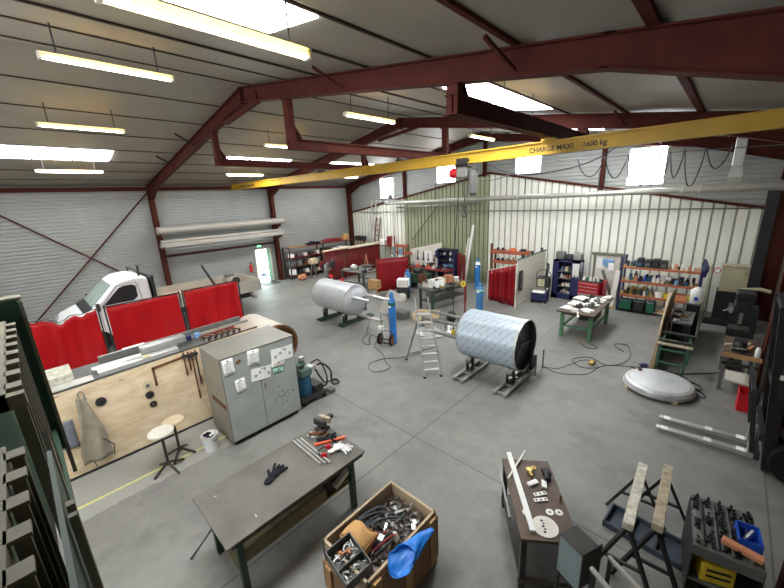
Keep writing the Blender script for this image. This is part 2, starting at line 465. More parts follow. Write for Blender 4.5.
# skylights in the roof
wi = 0
def skylight(x0, x1, y0, y1, n):
    global wi; wi += 1
    s = S(); z0, z1 = roofz(x0)-0.025, roofz(x1)-0.025
    fr = S()
    w = struct('window_%d' % wi, _pane(x0, x1, y0, y1, z0, z1), 'sky_pane', 'translucent roof light over bay %s' % nth(wi-1))
    for k in range(1, n):
        y = y0 + (y1-y0)*k/n
        obj('glazing_bar', S().bar((x0, y, z0-0.01), (x1, y, z1-0.01), 0.035, 0.03), 'brace_grey', w)
def _pane(x0, x1, y0, y1, z0, z1):
    s = S(); s._add([(x0,y0,z0),(x1,y0,z1),(x1,y1,z1),(x0,y1,z0),(x0,y0,z0+.015),(x1,y0,z1+.015),(x1,y1,z1+.015),(x0,y1,z0+.015)],
                    [(3,2,1,0),(4,5,6,7),(0,1,5,4),(1,2,6,5),(2,3,7,6),(3,0,4,7)]); return s
for y0, y1 in ((0.0, 2.75), (6.3, 9.05), (11.3, 14.05)):
    skylight(-15.4, -14.35, y0, y1, 3)
for y0, y1 in ((-0.3, 2.72), (6.4, 9.45), (11.5, 14.2)):
    skylight(-4.5, -3.5, y0, y1, 2)
for (xa, xb, za, zb) in ((-15.9,-14.85,4.33,5.45), (-11.65,-10.53,4.97,5.86), (-7.35,-6.25,5.1,6.3), (-3.03,-1.95,4.38,5.62)):
    wi += 1
    w = struct('window_%d' % wi, S().box(xa, YB+0.02, za, xb, YB+0.045, zb), 'gable_pane', 'bright translucent window high in the gable')
    obj('window_frame', S().box(xa-.03, YB+.0, za-.03, xa, YB+.05, zb+.03).box(xb, YB+.0, za-.03, xb+.03, YB+.05, zb+.03).box(xa-.03, YB+.0, zb, xb+.03, YB+.05, zb+.03).box(xa-.03, YB, za-.03, xb+.03, YB+.05, za), 'clad_grey', w)
for (xa, xb) in ((-12.5,-9.5),(-6.5,-1.5)):  # unseen glowing panes added to brighten the surfaces facing the camera
    wi += 1
    struct('window_%d' % wi, S().box(xa, -3.99, 3.0, xb, -3.96, 4.9), 'front_fill_pane', 'added glowing fill pane on the unseen wall behind the camera')
# emergency exit in the left wall, standing open to the daylight
d = struct('door_1', S().box(XL-0.01, 8.98, 0.02, XL+0.02, 9.62, 1.86), 'door_light', 'bright open exit door in the grey wall')
obj('door_frame', S().box(XL-.03, 8.9, 0, XL+.06, 8.98, 1.94).box(XL-.03, 9.8, 0, XL+.06, 9.88, 1.94).box(XL-.03, 8.9, 1.86, XL+.06, 9.88, 1.94), 'offwhite', d)
obj('door_leaf', S().box(XL+.0, 9.62, 0.02, XL+.045, 9.8, 1.86), 'paper_green', d)
obj('door_sill', S().box(XL, 8.92, 0.0, XL+0.9, 9.86, 0.012), 'dark', d)
bl = S()
for k in range(6): bl.blob((XL+.03, 9.16+0.055*k, .42+.07*math.sin(k*2.1)), (.02,.07,.09), .3, k, 1)
obj('view_outside', bl, 'blue_pale', d)
s = S().box(XL+.0, 9.14, 2.03, XL+.05, 9.34, 2.12)
e = single('exit_sign', s, 'exit_green', 'green lit exit sign above the open door', 'sign')
obj('pictogram', S().box(XL+.05, 9.16, 2.045, XL+.054, 9.2, 2.105).prism([(9.23,2.075),(9.27,2.05),(9.27,2.065),(9.32,2.065),(9.32,2.085),(9.27,2.085),(9.27,2.1)], 'x', XL+.05, XL+.054), 'white_paint', e)
e = thing('fire_extinguisher', 'red fire extinguisher hung on the grey wall beside the open door', 'extinguisher', (XL+.12, 8.58, .72))
obj('cylinder', S().rev((0,0,0),(0,0,1),[(0,.06),(.02,.08),(.36,.08),(.43,.05),(.46,.03)],14), 'red', e, smooth=True)
obj('valve', S().cyl((0,0,.45),(0,0,.52),.025).box(-.02,-.07,.51,.02,.06,.54), 'black', e)
obj('hose', S().tube(spline([(0,.03,.5),(.05,.1,.45),(.06,.12,.25),(.05,.1,.1)]),.012), 'black', e)
obj('bracket', S().box(-.12,-.05,.2,-.07,.05,.3), 'grey_metal', e)

# ------------------------------------------------------------------ portal frames
def ibeam(s, p, q, depth, wid, up, t=0.02):
    """I profile hanging below the line p-q; up = unit vector towards the top flange"""
    p, q, u = Vector(p), Vector(q), Vector(up)
    s.bar(p - u*t/2, q - u*t/2, wid, t, up); s.bar(p - u*(depth-t/2), q - u*(depth-t/2), wid, t, up)
    s.bar(p - u*depth/2, q - u*depth/2, 0.014, depth-2*t, up); return s
def frame(Y, nm, haunch=True):
    f = thing('portal_frame', 'dark red steel portal frame ' + nm, 'steel frame', (0, Y, 0))
    e = 0.14  # half width of section
    ul = Vector((-0.176, 0, 1)).normalized(); ur = Vector((0.155, 0, 1)).normalized()
    zl, zr, zk = roofz(XL)-0.04, roofz(XR)-0.04, RZ-0.04
    D = 0.32; XH = -1.2
    obj('column', ibeam(S(), (XL+0.30, 0, 0), (XL+0.30, 0, zl-0.1), 0.30, 0.18, (1,0,0)).box(XL, -.14, 0, XL+.36, .14, .02), 'steel_red', f)
    obj('column', ibeam(S(), (0.9, 0, 0), (0.9, 0, zr-0.35), 0.42, 0.2, (-1,0,0)).box(.82, -.15, 0, 1.4, .15, .025), 'steel_red', f)
    obj('rafter', ibeam(S(), (XL+0.05, 0, zl), (RX, 0, zk), D, 0.18, ul), 'steel_red', f)
    obj('rafter', ibeam(S(), (RX, 0, zk), (XH+.12, 0, roofz(XH+.12)-.04), D, 0.18, ur), 'steel_red', f)
    zb = lambda x: roofz(x)-0.04-D
    obj('haunch', S().prism([(XH, zb(XH)), (1.35, zb(1.35)-0.36), (1.35, zr), (XH, roofz(XH)-.04)], 'y', -.008, .008)
        .bar((XH,0,zb(XH)+.01), (1.35,0,zb(1.35)-.35), .18, .02).bar((XH,0,roofz(XH)-.05), (1.35,0,zr-.01), .18, .02), 'steel_red', f)
    obj('haunch', S().prism([(XL+.3, zb(XL+.3)-.3), (XL+1.3, zb(XL+1.3)), (XL+.3, zb(XL+.3))], 'y', -.008, .008)
        .bar((XL+.3,0,zb(XL+.3)-.3), (XL+1.3,0,zb(XL+1.3)), .18, .02), 'steel_red', f)
    obj('end_plate', S().box(RX-.02, -.1, zk-D-.06, RX+.02, .1, zk), 'steel_red', f)
    for k, (x, sg) in enumerate(((-12.4, 1), (-14.6, 1), (-5.2, -1), (-2.1, -1))):
        obj('fly_brace', S().bar((x, -.1, zb(x)+.05), (x+0.12*sg, -0.62, roofz(x)-.05), .04, .04), 'black' if x < -9 else 'steel_red', f)
    return f
F1, F2, F3 = 4.55, 10.26, 15.86
for Y, nm in ((F1, 'nearest to the camera over the benches'), (F2, 'in the middle of the hall'), (F3, 'against the gable wall')):
    f = frame(Y, nm)
    if Y < 15:
        t = S().bar((-10.15, 0, 6.42), (-8.3, 0, 6.6), .09, .1).bar((-8.36, 0, 6.55), (-8.36, 0, 6.8), .08, .05)
        obj('apex_strut', t, 'steel_red', f)
# gable posts
for k, x in enumerate((-13.9, -8.85, -3.85)):
    single('gable_post', S().box(x-.07, YB-.12, cladz(x)-.1, x-.055, YB+.02, roofz(x)-.1).box(x+.055, YB-.12, cladz(x)-.1, x+.07, YB+.02, roofz(x)-.1).box(x-.06, YB-.06, cladz(x)-.1, x+.06, YB-.05, roofz(x)-.1), 'steel_red',
           'dark red gable post ' + ('left of the second bright window', 'under the ridge', 'right of the hoist, between two bright windows')[k], 'post')
single('dark_post', S().box(.62, 14.2, 0, .86, 14.45, 4.05), 'black', 'black post at the corner of the gable beside the shaded wall', 'post')
# ledge rails along the top of the lower gable cladding, eave beam, girt, cross bracing
for k, (xa, xb) in enumerate(((XL, -8.6), (-8.6, XR))):
    single('gable_rail', S().bar((xa, YB-.03, cladz(xa)), (xb, YB-.03, cladz(xb)), .08, .09), 'steel_red', ('sloping red rail above the green cladding', 'sloping red rail above the white cladding')[k], 'rail')
single('eave_beam', S().box(XL+.02, -4, 5.08, XL+.2, YB-.1, 5.24), 'steel_red', 'dark red beam along the top of the grey ribbed wall', 'beam')
single('wall_girt', S().box(XL+.02, F1, 2.12, XL+.1, F2-.1, 2.2), 'steel_red', 'thin red girt along the grey wall above the truck bed', 'rail')
b = thing('cross_bracing', 'two crossed brown rods on the grey wall behind the truck', 'bracing', (XL+.1, 0, 0))
obj('rod', S().cyl((0, -.9, 5.0), (0, 4.5, .35), .028, seg=8), 'steel_red', b)
obj('rod', S().cyl((.04, 4.45, 5.0), (.04, -.1, .3), .028, seg=8), 'steel_red', b)
# long pipes stored on wall brackets
def pipe(r, y0, y1, z, x, lab, grp=None):
    s = S().rev((0,0,0),(0,1,0),[(0,r*.85),(0,r),(y1-y0,r),(y1-y0,r*.85)],16)
    return single('steel_pipe', s, 'pipe_beige', lab, 'pipe', grp, loc=(x, y0, z), smooth=True)
pipe(.17, 4.4, 10.6, 3.36, XL+.62, 'thick beige pipe, topmost on the brackets of the grey wall')
pipe(.1, 4.4, 10.4, 2.71, XL+.8, 'beige pipe nearest the camera in the lower set on the grey wall')
pipe(.1, 4.42, 10.35, 2.71, XL+.58, 'beige pipe touching the wall side of the lower set')
pipe(.085, 4.45, 10.5, 2.865, XL+.69, 'beige pipe lying on top of the lower set')
pipe(.045, 4.5, 10.9, 2.655, XL+.95, 'thin pale pipe sticking out past the lower set on the grey wall')
for k, (y, z) in enumerate(((F1, 3.15), (F2, 3.15), (F1, 2.57), (F2, 2.57))):
    single('pipe_bracket', S().bar((XL+.2, y-.12, z), (XL+1.02, y-.12, z), .06, .08).bar((XL+.3, y-.12, z-.3), (XL+.85, y-.12, z-.05), .05, .05).box(XL+1.0, y-.15, z, XL+1.03, y-.09, z+.08), 'steel_red',
           'red bracket holding the %s on the column %s' % ('top pipe' if k < 2 else 'lower pipes', 'behind the truck cab' if k % 2 == 0 else 'by the exit door') , 'bracket')

# ------------------------------------------------------------------ crane: runway rails, girder, hoist
def rail(x, nm, w, h, y1):
    r = thing('runway_rail', 'dark red crane runway rail ' + nm, 'crane rail', (x, 0, 0))
    zt = 5.62; b = roofz(x)-0.04-.32
    obj('rail_beam', S().box(-w/2, F1-.1, zt-.02, w/2, y1, zt).box(-w/2, F1-.1, zt-h, w/2, y1, zt-h+.02).box(-.012, F1-.1, zt-h, .012, y1, zt), 'steel_red', r)
    for y in (F1, F2):
        if y > y1: continue
        obj('drop_post', S().box(-.09, y-.07, zt-h, -.075, y+.07, b).box(.075, y-.07, zt-h, .09, y+.07, b).box(-.08, y-.07, zt-h, .08, y-.055, b).box(-.13, y-.1, b-.02, .13, y+.1, b), 'steel_red', r)
        obj('gusset', S().prism([(y+.07, zt), (y+.22, zt), (y+.07, zt+.24)], 'x', -.01, .01).prism([(y+.07, zt+.24), (y+.22, zt),(y+.245,zt),(y+.07,zt+.275)], 'x', -.07, .07), 'steel_red', r)
    return r
rail(-11.05, 'hung farthest from the camera', .14, .2, 10.4)
rail(-7.13, 'hung in the middle under the ridge', .16, .22, 10.4)
rail(-3.0, 'hung nearest the camera by the bright skylight', .2, .26, 10.4)
c = thing('bridge_crane', 'long yellow overhead crane girder spanning the hall', 'crane', (0, 8.1, 0))
ZB, ZT = 5.04, 5.31
obj('girder', S().box(-18.55, -.07, ZT-.025, 1.35, .07, ZT).box(-18.55, -.07, ZB, 1.35, .07, ZB+.025).box(-18.55, -.025, ZB, 1.35, .025, ZT), 'yellow', c)
for x in (-11.05, -7.13, -3.0):
    obj('hanger', S().box(x-.14, -.12, ZT, x+.14, .12, ZT+.04).box(x-.05, -.16, ZT+.02, x+.05, .16, ZT+.09), 'yellow' if x > -4 else 'dark_metal', c)
for body, x0 in (('CHARGE MAXI', -3.42), ('1600 kg', -2.36)):
    fc = bpy.data.curves.new('lettering', 'FONT'); fc.body = body; fc.size = .135; fc.extrude = .001; fc.offset = .003
    fo = bpy.data.objects.new('lettering_curve', fc); COL.objects.link(fo)
    bpy.context.view_layer.update()
    fm = bpy.data.meshes.new_from_object(fo.evaluated_get(bpy.context.evaluated_depsgraph_get())); bpy.data.objects.remove(fo)
    fm.materials.clear(); fm.materials.append(M['black'])
    fo = bpy.data.objects.new('lettering', fm); COL.objects.link(fo); fo.parent = c; fo.location = (x0, -.0275, 5.11); fo.rotation_euler = (PI/2, 0, 0)
s = S()
for k in range(9): s.box(-17.6+k*.17, -.029, 5.12, -17.6+k*.17+.11+.02*(k%2), -.026, 5.2)
obj('small_marking', s, 'dark', c)
h = thing('electric_hoist', 'red and grey electric chain hoist under the yellow girder', 'hoist', (-5.05, 8.1, 0))
obj('trolley', S().box(-.16,-.14,5.0,.16,-.12,5.17).box(-.16,.12,5.0,.16,.14,5.17).cyl((-.1,-.16,5.12),(-.1,.16,5.12),.05).cyl((.1,-.16,5.12),(.1,.16,5.12),.05).box(-.2,-.14,4.97,.2,.14,5.03), 'dark_metal', h)
obj('gearbox', S().box(-.16,-.13,4.72,.14,.13,4.97), 'grey_metal', h, bev=.02)
obj('motor', S().cyl((-.36,0,4.84),(-.1,0,4.84),.12,seg=18).box(-.38,-.1,4.76,-.34,.1,4.92), 'red', h, smooth=True)
obj('motor_cap', S().rev((-.36,0,4.84),(-1,0,0),[(0,.11),(.05,.1),(.08,.06)],16), 'orange_bright', h, smooth=True)
obj('chain_bag', S().rev((.24,0,4.28),(0,0,1),[(0,.05),(.05,.1),(.45,.11),(.6,.09)],14), 'cable_grey', h, smooth=True)
obj('bag_strap', S().box(.12,-.02,4.86,.36,.02,4.9), 'dark', h)
obj('chain', S().cyl((0,0,3.95),(0,0,4.74),.014,seg=6), 'dark_metal', h)
obj('hook', S().tube([(0,0,3.98),(0,0,3.88),(.05,0,3.82),(.03,0,3.75),(-.04,0,3.76),(-.06,0,3.82)],.016).box(-.03,-.03,3.94,.03,.03,4.04), 'dark_metal', h)
p = thing('pendant_control', 'yellow crane pendant hanging on its cable beside the stepladder', 'control', (-5.26, 7.92, 0))
obj('control_box', S().box(-.05,-.04,.42,.05,.04,.66), 'yellow_plastic', p, bev=.012)
obj('button', S().cyl((.05,0,.6),(.062,0,.6),.02).cyl((.05,0,.54),(.062,0,.54),.02).cyl((.05,0,.48),(.062,0,.48),.02), 'black', p)
obj('cable_guard', S().cyl((0,0,.66),(0,0,.78),.022,.014), 'black', p)
obj('control_cable', S().tube([(0,0,.75),(0,.0,2.5),(.1,.1,4.6),(.16,.15,4.98)],.012), 'cable', p)
fs = thing('festoon_cable', 'black festoon cable in loops under the gable roof', 'cable', (0, 13, 0))
pts = []; rd = random.Random(3)
xs = [-3.9,-3.1,-2.5,-2.25,-1.95,-1.75,-1.5,-1.2,-.75,-.25]
for a, b in zip(xs, xs[1:]):
    dp = rd.uniform(.75, 1.05) if b-a < .5 else rd.uniform(.5,.8)
    for i in range(9): pts.append((a+(b-a)*i/9, .04*math.sin(i+a*9), 5.25-dp*math.sin(PI*i/9)**.75))
pts.append((xs[-1], 0, 5.25))
obj('loops', S().tube(pts, .016, 5), 'cable', fs, smooth=True)
obj('carrier_wire', S().cyl((-4.6,0,5.27),(1.3,0,5.1),.012,seg=6), 'cable_grey', fs)
cable('crane_supply_cable', [(-4.5,8.2,5.0),(-3.9,8.6,4.72),(-3.2,9.2,4.75),(-2.6,9.8,4.95),(-2.1,10.2,5.3)], .013, 'cable', 'black cable drooping under the girder lettering')
cable('hoist_feed_cable', [(-5.0,8.25,4.8),(-4.6,8.4,4.62),(-4.0,8.6,4.75),(-3.6,8.5,5.02)], .012, 'cable_grey', 'pale cable drooping from the hoist to the girder')

# ------------------------------------------------------------------ ducts and conduit along the gable
d = thing('ventilation_duct', 'long grey ventilation duct along the gable wall', 'duct', (0, 15.35, 0))
obj('duct_run', S().cyl((-14.9,0,4.02),(-1.3,0,4.14),.1,seg=18), 'galv', d, smooth=True)
obj('duct_run', S().cyl((-1.3,0,4.14),(1.4,0,4.17),.15,seg=18), 'galv', d, smooth=True)
for x in (-12.5,-9.6,-6.9,-4.2,-1.35,-.9): obj('duct_collar', S().rev((x,0,4.0+.12*(x+14.9)/13.5),(1,0,0),[(0,.12 if x<-1.5 else .17),(.06,.12 if x<-1.5 else .17)],18), 'light_metal', d, smooth=True)
for x in (-11.3,-6.6,-3.8): obj('duct_hanger', S().box(x-.012,-.02,4.1,x+.012,.02,4.9), 'dark_metal', d)
v = thing('duct_drop', 'shiny square duct dropping from the roof to the gable duct', 'duct', (-.1, 14.6, 0))
obj('duct_shaft', S().box(-.12,-.12,4.75,.12,.12,roofz(0)-.02), 'light_metal', v, bev=.02)
obj('duct_boot', S()._add([(-.12,-.12,4.75),(.12,-.12,4.75),(.12,.12,4.75),(-.12,.12,4.75),(-.17,-.14,4.45),(.15,-.14,4.45),(.15,.14,4.3),(-.17,.14,4.3)],[(0,1,2,3),(7,6,5,4),(0,4,5,1),(1,5,6,2),(2,6,7,3),(3,7,4,0)]), 'light_metal', v)
single('gable_conduit', S().cyl((-17.8,YB-.06,3.5),(.6,YB-.06,3.5),.022,seg=8), 'grey_metal', 'thin straight conduit across the gable cladding below the duct', 'conduit')
single('gable_conduit', S().cyl((-14.6,YB-.07,3.75),(-8.9,YB-.07,3.86),.03,seg=8), 'grey_metal', 'short pipe above the conduit on the green cladding', 'conduit')
t = thing('wall_drop_pipe', 'white vent pole with a lamp head standing before the gable near the ladders', 'pole', (-14.35, 15.3, 0))
obj('pole', S().cyl((0,0,0),(0,0,4.2),.05,seg=10), 'offwhite', t, smooth=True)
obj('pole', S().cyl((.22,0,.2),(.22,0,4.05),.03,seg=8), 'offwhite', t, smooth=True)
obj('lamp_head', S().rev((-.05,-.05,4.25),(0,0,1),[(0,.08),(.08,.14),(.2,.14),(.28,.05)],14), 'grey_metal', t, smooth=True)
obj('crossarm', S().box(-.3,-.05,4.12,.9,.05,4.2), 'galv', t)

# ------------------------------------------------------------------ fluorescent lamps on wires
def lamp(first=None):
    t = thing('tube_lamp', '', 'lamp', (0,0,0), 0)
    obj('housing', S().box(-.05,-.78,.03,.05,.78,.06).prism([(-.05,.03),(-.065,-.005),(-.058,-.005),(-.043,.03)],'y',-.78,.78).prism([(.05,.03),(.065,-.005),(.058,-.005),(.043,.03)],'y',-.78,.78), 'tube_case', t)
    obj('tube', S().rev((0,-.75,0),(0,1,0),[(0,.015),(.01,.024),(1.49,.024),(1.5,.015)],12), 'tube_glow', t, smooth=True)
    obj('end_cap', S().box(-.05,-.8,-.02,.05,-.765,.06), 'offwhite', t); obj('end_cap', S().box(-.05,.765,-.02,.05,.8,.06), 'offwhite', t)
    for y in (-.6,.6): obj('hanger', S().cyl((0,y,.07),(0,y,.42),.009,seg=6), 'dark', t)
    return t
LAMPS = [(-15.15,1.7,5.52,'low over the curtains, before the first red frame'),
         (-15.25,7.3,5.5,'low over the truck bed beyond the first red frame'),
         (-15.35,12.9,5.48,'low by the long grey wall near the gable'),
         (-11.3,1.7,6.17,'halfway up the far slope above the left skylight'),
         (-11.35,7.0,6.12,'half hidden behind the hung rail on the far slope'),
         (-6.95,1.55,6.3,'on two wires close to the ridge above the first bay'),
         (-6.5,6.35,6.1,'on two wires in front of the second frame ridge'),
         (-6.5,11.5,6.1,'close to the gable'),
         (-3.15,1.5,5.62,'biggest and nearest, under the large skylight'),
         (-3.2,7.0,5.62,'under the middle skylight beside the dark rail')]
for i, (x, y, z, w) in enumerate(LAMPS):
    t = lamp() if i == 0 else dup(L0, loc=(x, y, z))
    if i == 0: L0 = t
    t.location = (x, y, z); t['label'] = 'lit fluorescent tube lamp ' + w; t['group'] = 'fluorescent tube lamps'
    drop = roofz(x) - z
    for k in kids(t):
        if k.name.startswith('hanger'): k.scale = (1, 1, drop/.42)
# ------------------------------------------------------------------ mezzanine edge and green railing beside the camera
struct('floor_mezzanine', S().box(-3.75, -3.95, 2.5, .9, -.2, 2.64), 'dark', 'dark mezzanine deck behind the green railing')
r = thing('steel_railing', 'dark green steel railing with flat upright bars close to the camera', 'railing', (0, 0, 0))
ZR = 3.7
obj('end_post', S().box(-3.68,-.34,2.5,-3.6,-.06,ZR+.03), 'green_dark', r)
obj('post_cap', S().box(-3.70,-.36,ZR+.03,-3.58,-.05,ZR+.045), 'rail_beige', r)
obj('outer_strip', S().box(-3.6,-.075,2.3,-3.54,-.055,ZR+.02), 'green_dark', r)
obj('edge_lip', S().box(-3.545,-.07,2.3,-3.535,-.05,ZR+.02), 'rail_beige', r)
obj('top_rail', S().box(-3.05,-.5,ZR-.05,-1.72,-.135,ZR), 'rail_beige', r)
obj('top_rail', S().box(-1.34,-.5,ZR-.05,-.35,-.135,ZR), 'rail_beige', r)
obj('end_bracket', S().box(-1.76,-.5,ZR-.05,-1.72,-.09,ZR+.0), 'rail_beige', r)
obj('back_sheet', S().box(-3.55,-.5,2.64,-.35,-.2,ZR-.06), 'green_dark', r)
nb = 8
for k in range(nb):
    x = -2.93 + (2.93-1.84)*(1-(1-k/(nb-1))**1.0) if nb > 1 else 0
    obj('baluster', S().box(x-.011,-.135,2.7,x+.011,-.1,ZR-.01), 'rail_beige', r); obj('rail_tooth', S().box(x-.03,-.14,ZR-.01,x+.03,-.095,ZR), 'rail_beige', r)
for k in range(6):
    x = -1.28 + k*.115
    obj('baluster', S().box(x-.008,-.13,2.7,x+.008,-.105,ZR-.01), 'rail_beige', r); obj('rail_tooth', S().box(x-.022,-.14,ZR-.01,x+.022,-.1,ZR), 'rail_beige', r)
obj('outer_strip', S().box(-1.3,-.066,3.0,-.5,-.056,3.66), 'green_dark', r)
obj('bottom_rail', S().box(-3.6,-.16,2.58,-.4,-.09,2.7), 'green_dark', r)
obj('stringer', S().prism([(-1.44,3.66),(-1.40,3.6),(-1.36,3.3),(-1.42,3.3)],'y',-.07,-.055), 'grey_metal', r, label='grey sloping plate')
obj('lower_strip', S().box(-1.02,-.05,3.0,-1.0,-.035,3.66).box(-.97,-.05,3.0,-.955,-.035,3.66), 'rail_beige', r)

# ------------------------------------------------------------------ plywood-fronted bar rack
XP = -7.36
k_ = thing('bar_rack', 'steel bar rack faced with a large plywood sheet left of the grey cabinet', 'rack', (0, 0, 0))
obj('plywood_front', S()._add([(XP,-.45,.03),(XP,3.3,.03),(XP,3.3,1.66),(XP,-.45,1.55),(XP-.03,-.45,.03),(XP-.03,3.3,.03),(XP-.03,3.3,1.66),(XP-.03,-.45,1.55)],
    [(0,1,2,3),(7,6,5,4),(0,4,5,1),(3,2,6,7),(0,3,7,4),(1,5,6,2)]), 'ply_grain', k_)
obj('bottom_trim', S().box(XP-.03,-.45,.0,XP+.015,3.3,.04), 'dark', k_)
obj('top_trim', S().bar((XP-.015,-.45,1.56),(XP-.015,3.3,1.67),.035,.02), 'dark_metal', k_)
obj('top_board', S()._add([(XP-.05,-.45,1.51),(XP-.05,2.3,1.57),(-8.35,2.3,1.57),(-8.35,-.45,1.51),(XP-.05,-.45,1.54),(XP-.05,2.3,1.60),(-8.35,2.3,1.60),(-8.35,-.45,1.54)],
    [(3,2,1,0),(4,5,6,7),(0,1,5,4),(1,2,6,5),(2,3,7,6),(3,0,4,7)]), 'cable_grey', k_)
for y in (-.4, 1.0, 2.2):
    for x in (XP-.1, -8.3): obj('upright', S().box(x-.03,y-.03,0,x+.03,y+.03,1.42), 'dark_metal', k_)
def topz(y): return 1.54 + (y+.45)*.022
def ontop(name, x0, x1, y0, y1, h, m, lab, cat, dz=0, bev=.004, skew=0):
    z = topz(min(y0,y1)); z2 = topz(max(y0,y1))
    s = S(); c = Vector(((x0+x1)/2, (y0+y1)/2, (z+z2)/2+h/2+dz))
    s.cbox((0,0,0), (abs(x1-x0), abs(y1-y0), h))
    return single(name, s, m, lab, cat, loc=c, rot=(math.atan(.022), 0, skew), bev=bev)
ontop('aluminium_channel', -7.72,-7.52,.5,1.75,.07,'alu','shiny aluminium channel at the front edge of the plywood rack top','channel')
ontop('aluminium_channel', -7.95,-7.76,.45,1.8,.06,'light_metal','aluminium channel just behind the front one on the rack top','channel')
ontop('steel_strip', -8.28,-8.22,.6,3.3,.12,'grey_metal','long grey steel strip standing at the back of the rack top','strip')
ontop('steel_strip', -8.1,-8.04,1.95,3.4,.05,'light_metal','bright thin strip on the rack top behind the cabinet','strip')
ontop('steel_box', -8.3,-7.75,-.4,.2,.14,'wood_white','pale flat box on the end of the rack top under the first curtain','box',bev=.01)
ontop('steel_bracket', -7.62,-7.36,-.25,.42,.05,'galv','galvanised bracket bar hooked over the front edge of the plywood','bracket',dz=.0)
ontop('sheet_duct', -8.0,-7.78,1.2,1.98,.11,'light_metal','grey square sheet-metal duct lying on the rack top','duct',dz=.07,bev=.006)
ontop('flat_bar', -7.98,-7.9,.95,1.3,.015,'paper','short white flat bar sticking up behind the square duct','bar',dz=.22)
ontop('level_tool', -7.95,-7.85,1.98,2.1,.1,'navy','small blue clamp head on the rack top beside the duct','tool',dz=.03)
ontop('level_tool', -7.95,-7.85,2.18,2.28,.1,'blue_pale','pale blue clamp head second from the duct on the rack top','tool',dz=.03)
single('tape_roll', S().rev((0,0,0),(0,0,1),[(0,.07),(.05,.07),(.05,.03),(0,.03),(0,.07)],16,False), 'cream', 'cream tape roll on the rack top in front of the square duct', 'tape', loc=(-7.6, 1.22, topz(1.22)+.04))
for k in range(6):
    c = thing('screw_clamp', 'brown screw clamp, %s of the row on the rack top beside the cabinet' % nth(k), 'clamp', (-7.75, 2.3+k*.13, topz(2.4)+.03), .5, 'screw clamps on the rack top')
    obj('clamp_bar', S().box(-.15,-.012,0,.15,.012,.025), 'rust', c); obj('jaw', S().box(.11,-.02,-.06,.14,.02,.03), 'dark_metal', c); obj('jaw', S().box(-.02,-.02,-.06,.01,.02,.03), 'dark_metal', c)
# tools hung on the plywood
a = thing('leather_apron', 'grey leather welding apron hanging on the plywood front', 'apron', (XP+.05, 0, 0))
def apron(u, v):
    z = 1.40 - v*1.17; y0, y1 = (.14+ (-.16)*min(1,v*1.2)**1.5, .24+.14*min(1,v*1.6))
    y = y0+(y1-y0)*u + .03*(v-.5)
    return (.02 + .045*math.sin(u*9+v*3)*(.25+v*.5) + .05*v, y, z)
obj('apron_leather', S().grid(apron, 14, 20), 'leather', a, smooth=True, solid=.008)
obj('neck_strap', S().tube([(.01,.16,1.35),(.01,.17,1.47),(.01,.2,1.5),(.01,.23,1.47),(.02,.25,1.33)],.012), 'leather', a)
obj('tie_strap', S().tube([(.06,.3,.6),(.09,.42,.42),(.09,.4,.22)],.008).tube([(.06,.12,.25),(.09,.14,.13)],.006), 'dark', a)
single('hook', S().cyl((XP,.2,1.47),(XP+.05,.2,1.48),.008), 'grey_metal', 'small hook above the leather apron', 'hook')
single('rubber_flap', S().grid(lambda u,v: (XP+.04+.03*math.sin(u*4), -.2+.22*u, 1.12-.5*v-.06*u), 6, 8), 'cloth_grey', 'dark grey cloth hanging by the edge of the plywood', 'cloth', smooth=True, solid=.006)
def disc(y, z, r, m, m2, lab, nm='grinding_disc'):
    t = thing(nm, lab, 'disc', (XP, y, z))
    obj('disc_face', S().rev((0.002,0,0),(1,0,0),[(0,r),(.02,r),(.022,r*.5),(.022,r*.16)],20), m, t, smooth=True)
    obj('hub', S().rev((.02,0,0),(1,0,0),[(0,r*.42),(.008,r*.4),(.012,r*.12)],14), m2, t)
disc(.42, 1.19, .075, 'dark', 'black', 'dark round disc alone on the plywood right of the apron')
disc(1.1, 1.19, .085, 'cream', 'cable_grey', 'cream reel with a dark middle, topmost of three on the plywood', 'hose_reel')
disc(1.1, 1.0, .07, 'dark_metal', 'black', 'grey round disc under the cream reel')
disc(1.12, .8, .06, 'dark', 'rust', 'small dark disc, lowest of the three on the plywood')
single('steel_square', S().box(XP+.002,1.22,1.12,XP+.012,1.26,1.5).bar((XP+.007,1.22,1.47),(XP+.007,1.95,1.53),.01,.045), 'rust', 'large brown L-shaped steel square hung on the plywood', 'square')
for k, (y, z0, z1) in enumerate(((1.76,1.62,1.12),(1.84,1.6,1.2),(1.9,1.58,.55),(1.97,1.6,.85))):
    c = thing('bar_clamp', 'long bar clamp hung on the plywood edge, %s from the steel square' % nth(k), 'clamp', (XP+.03, y, 0), 0, 'bar clamps hung beside the cabinet')
    obj('clamp_rail', S().box(-.006,-.012,z1,.006,.012,z0), 'dark_metal' if k % 2 else 'rust', c)
    obj('clamp_head', S().box(-.02,-.03,z0-.1,.06,.03,z0-.06), 'dark', c); obj('clamp_handle', S().cyl((.05,0,z1+.05),(.05,0,z1+.2),.012), 'rust', c)

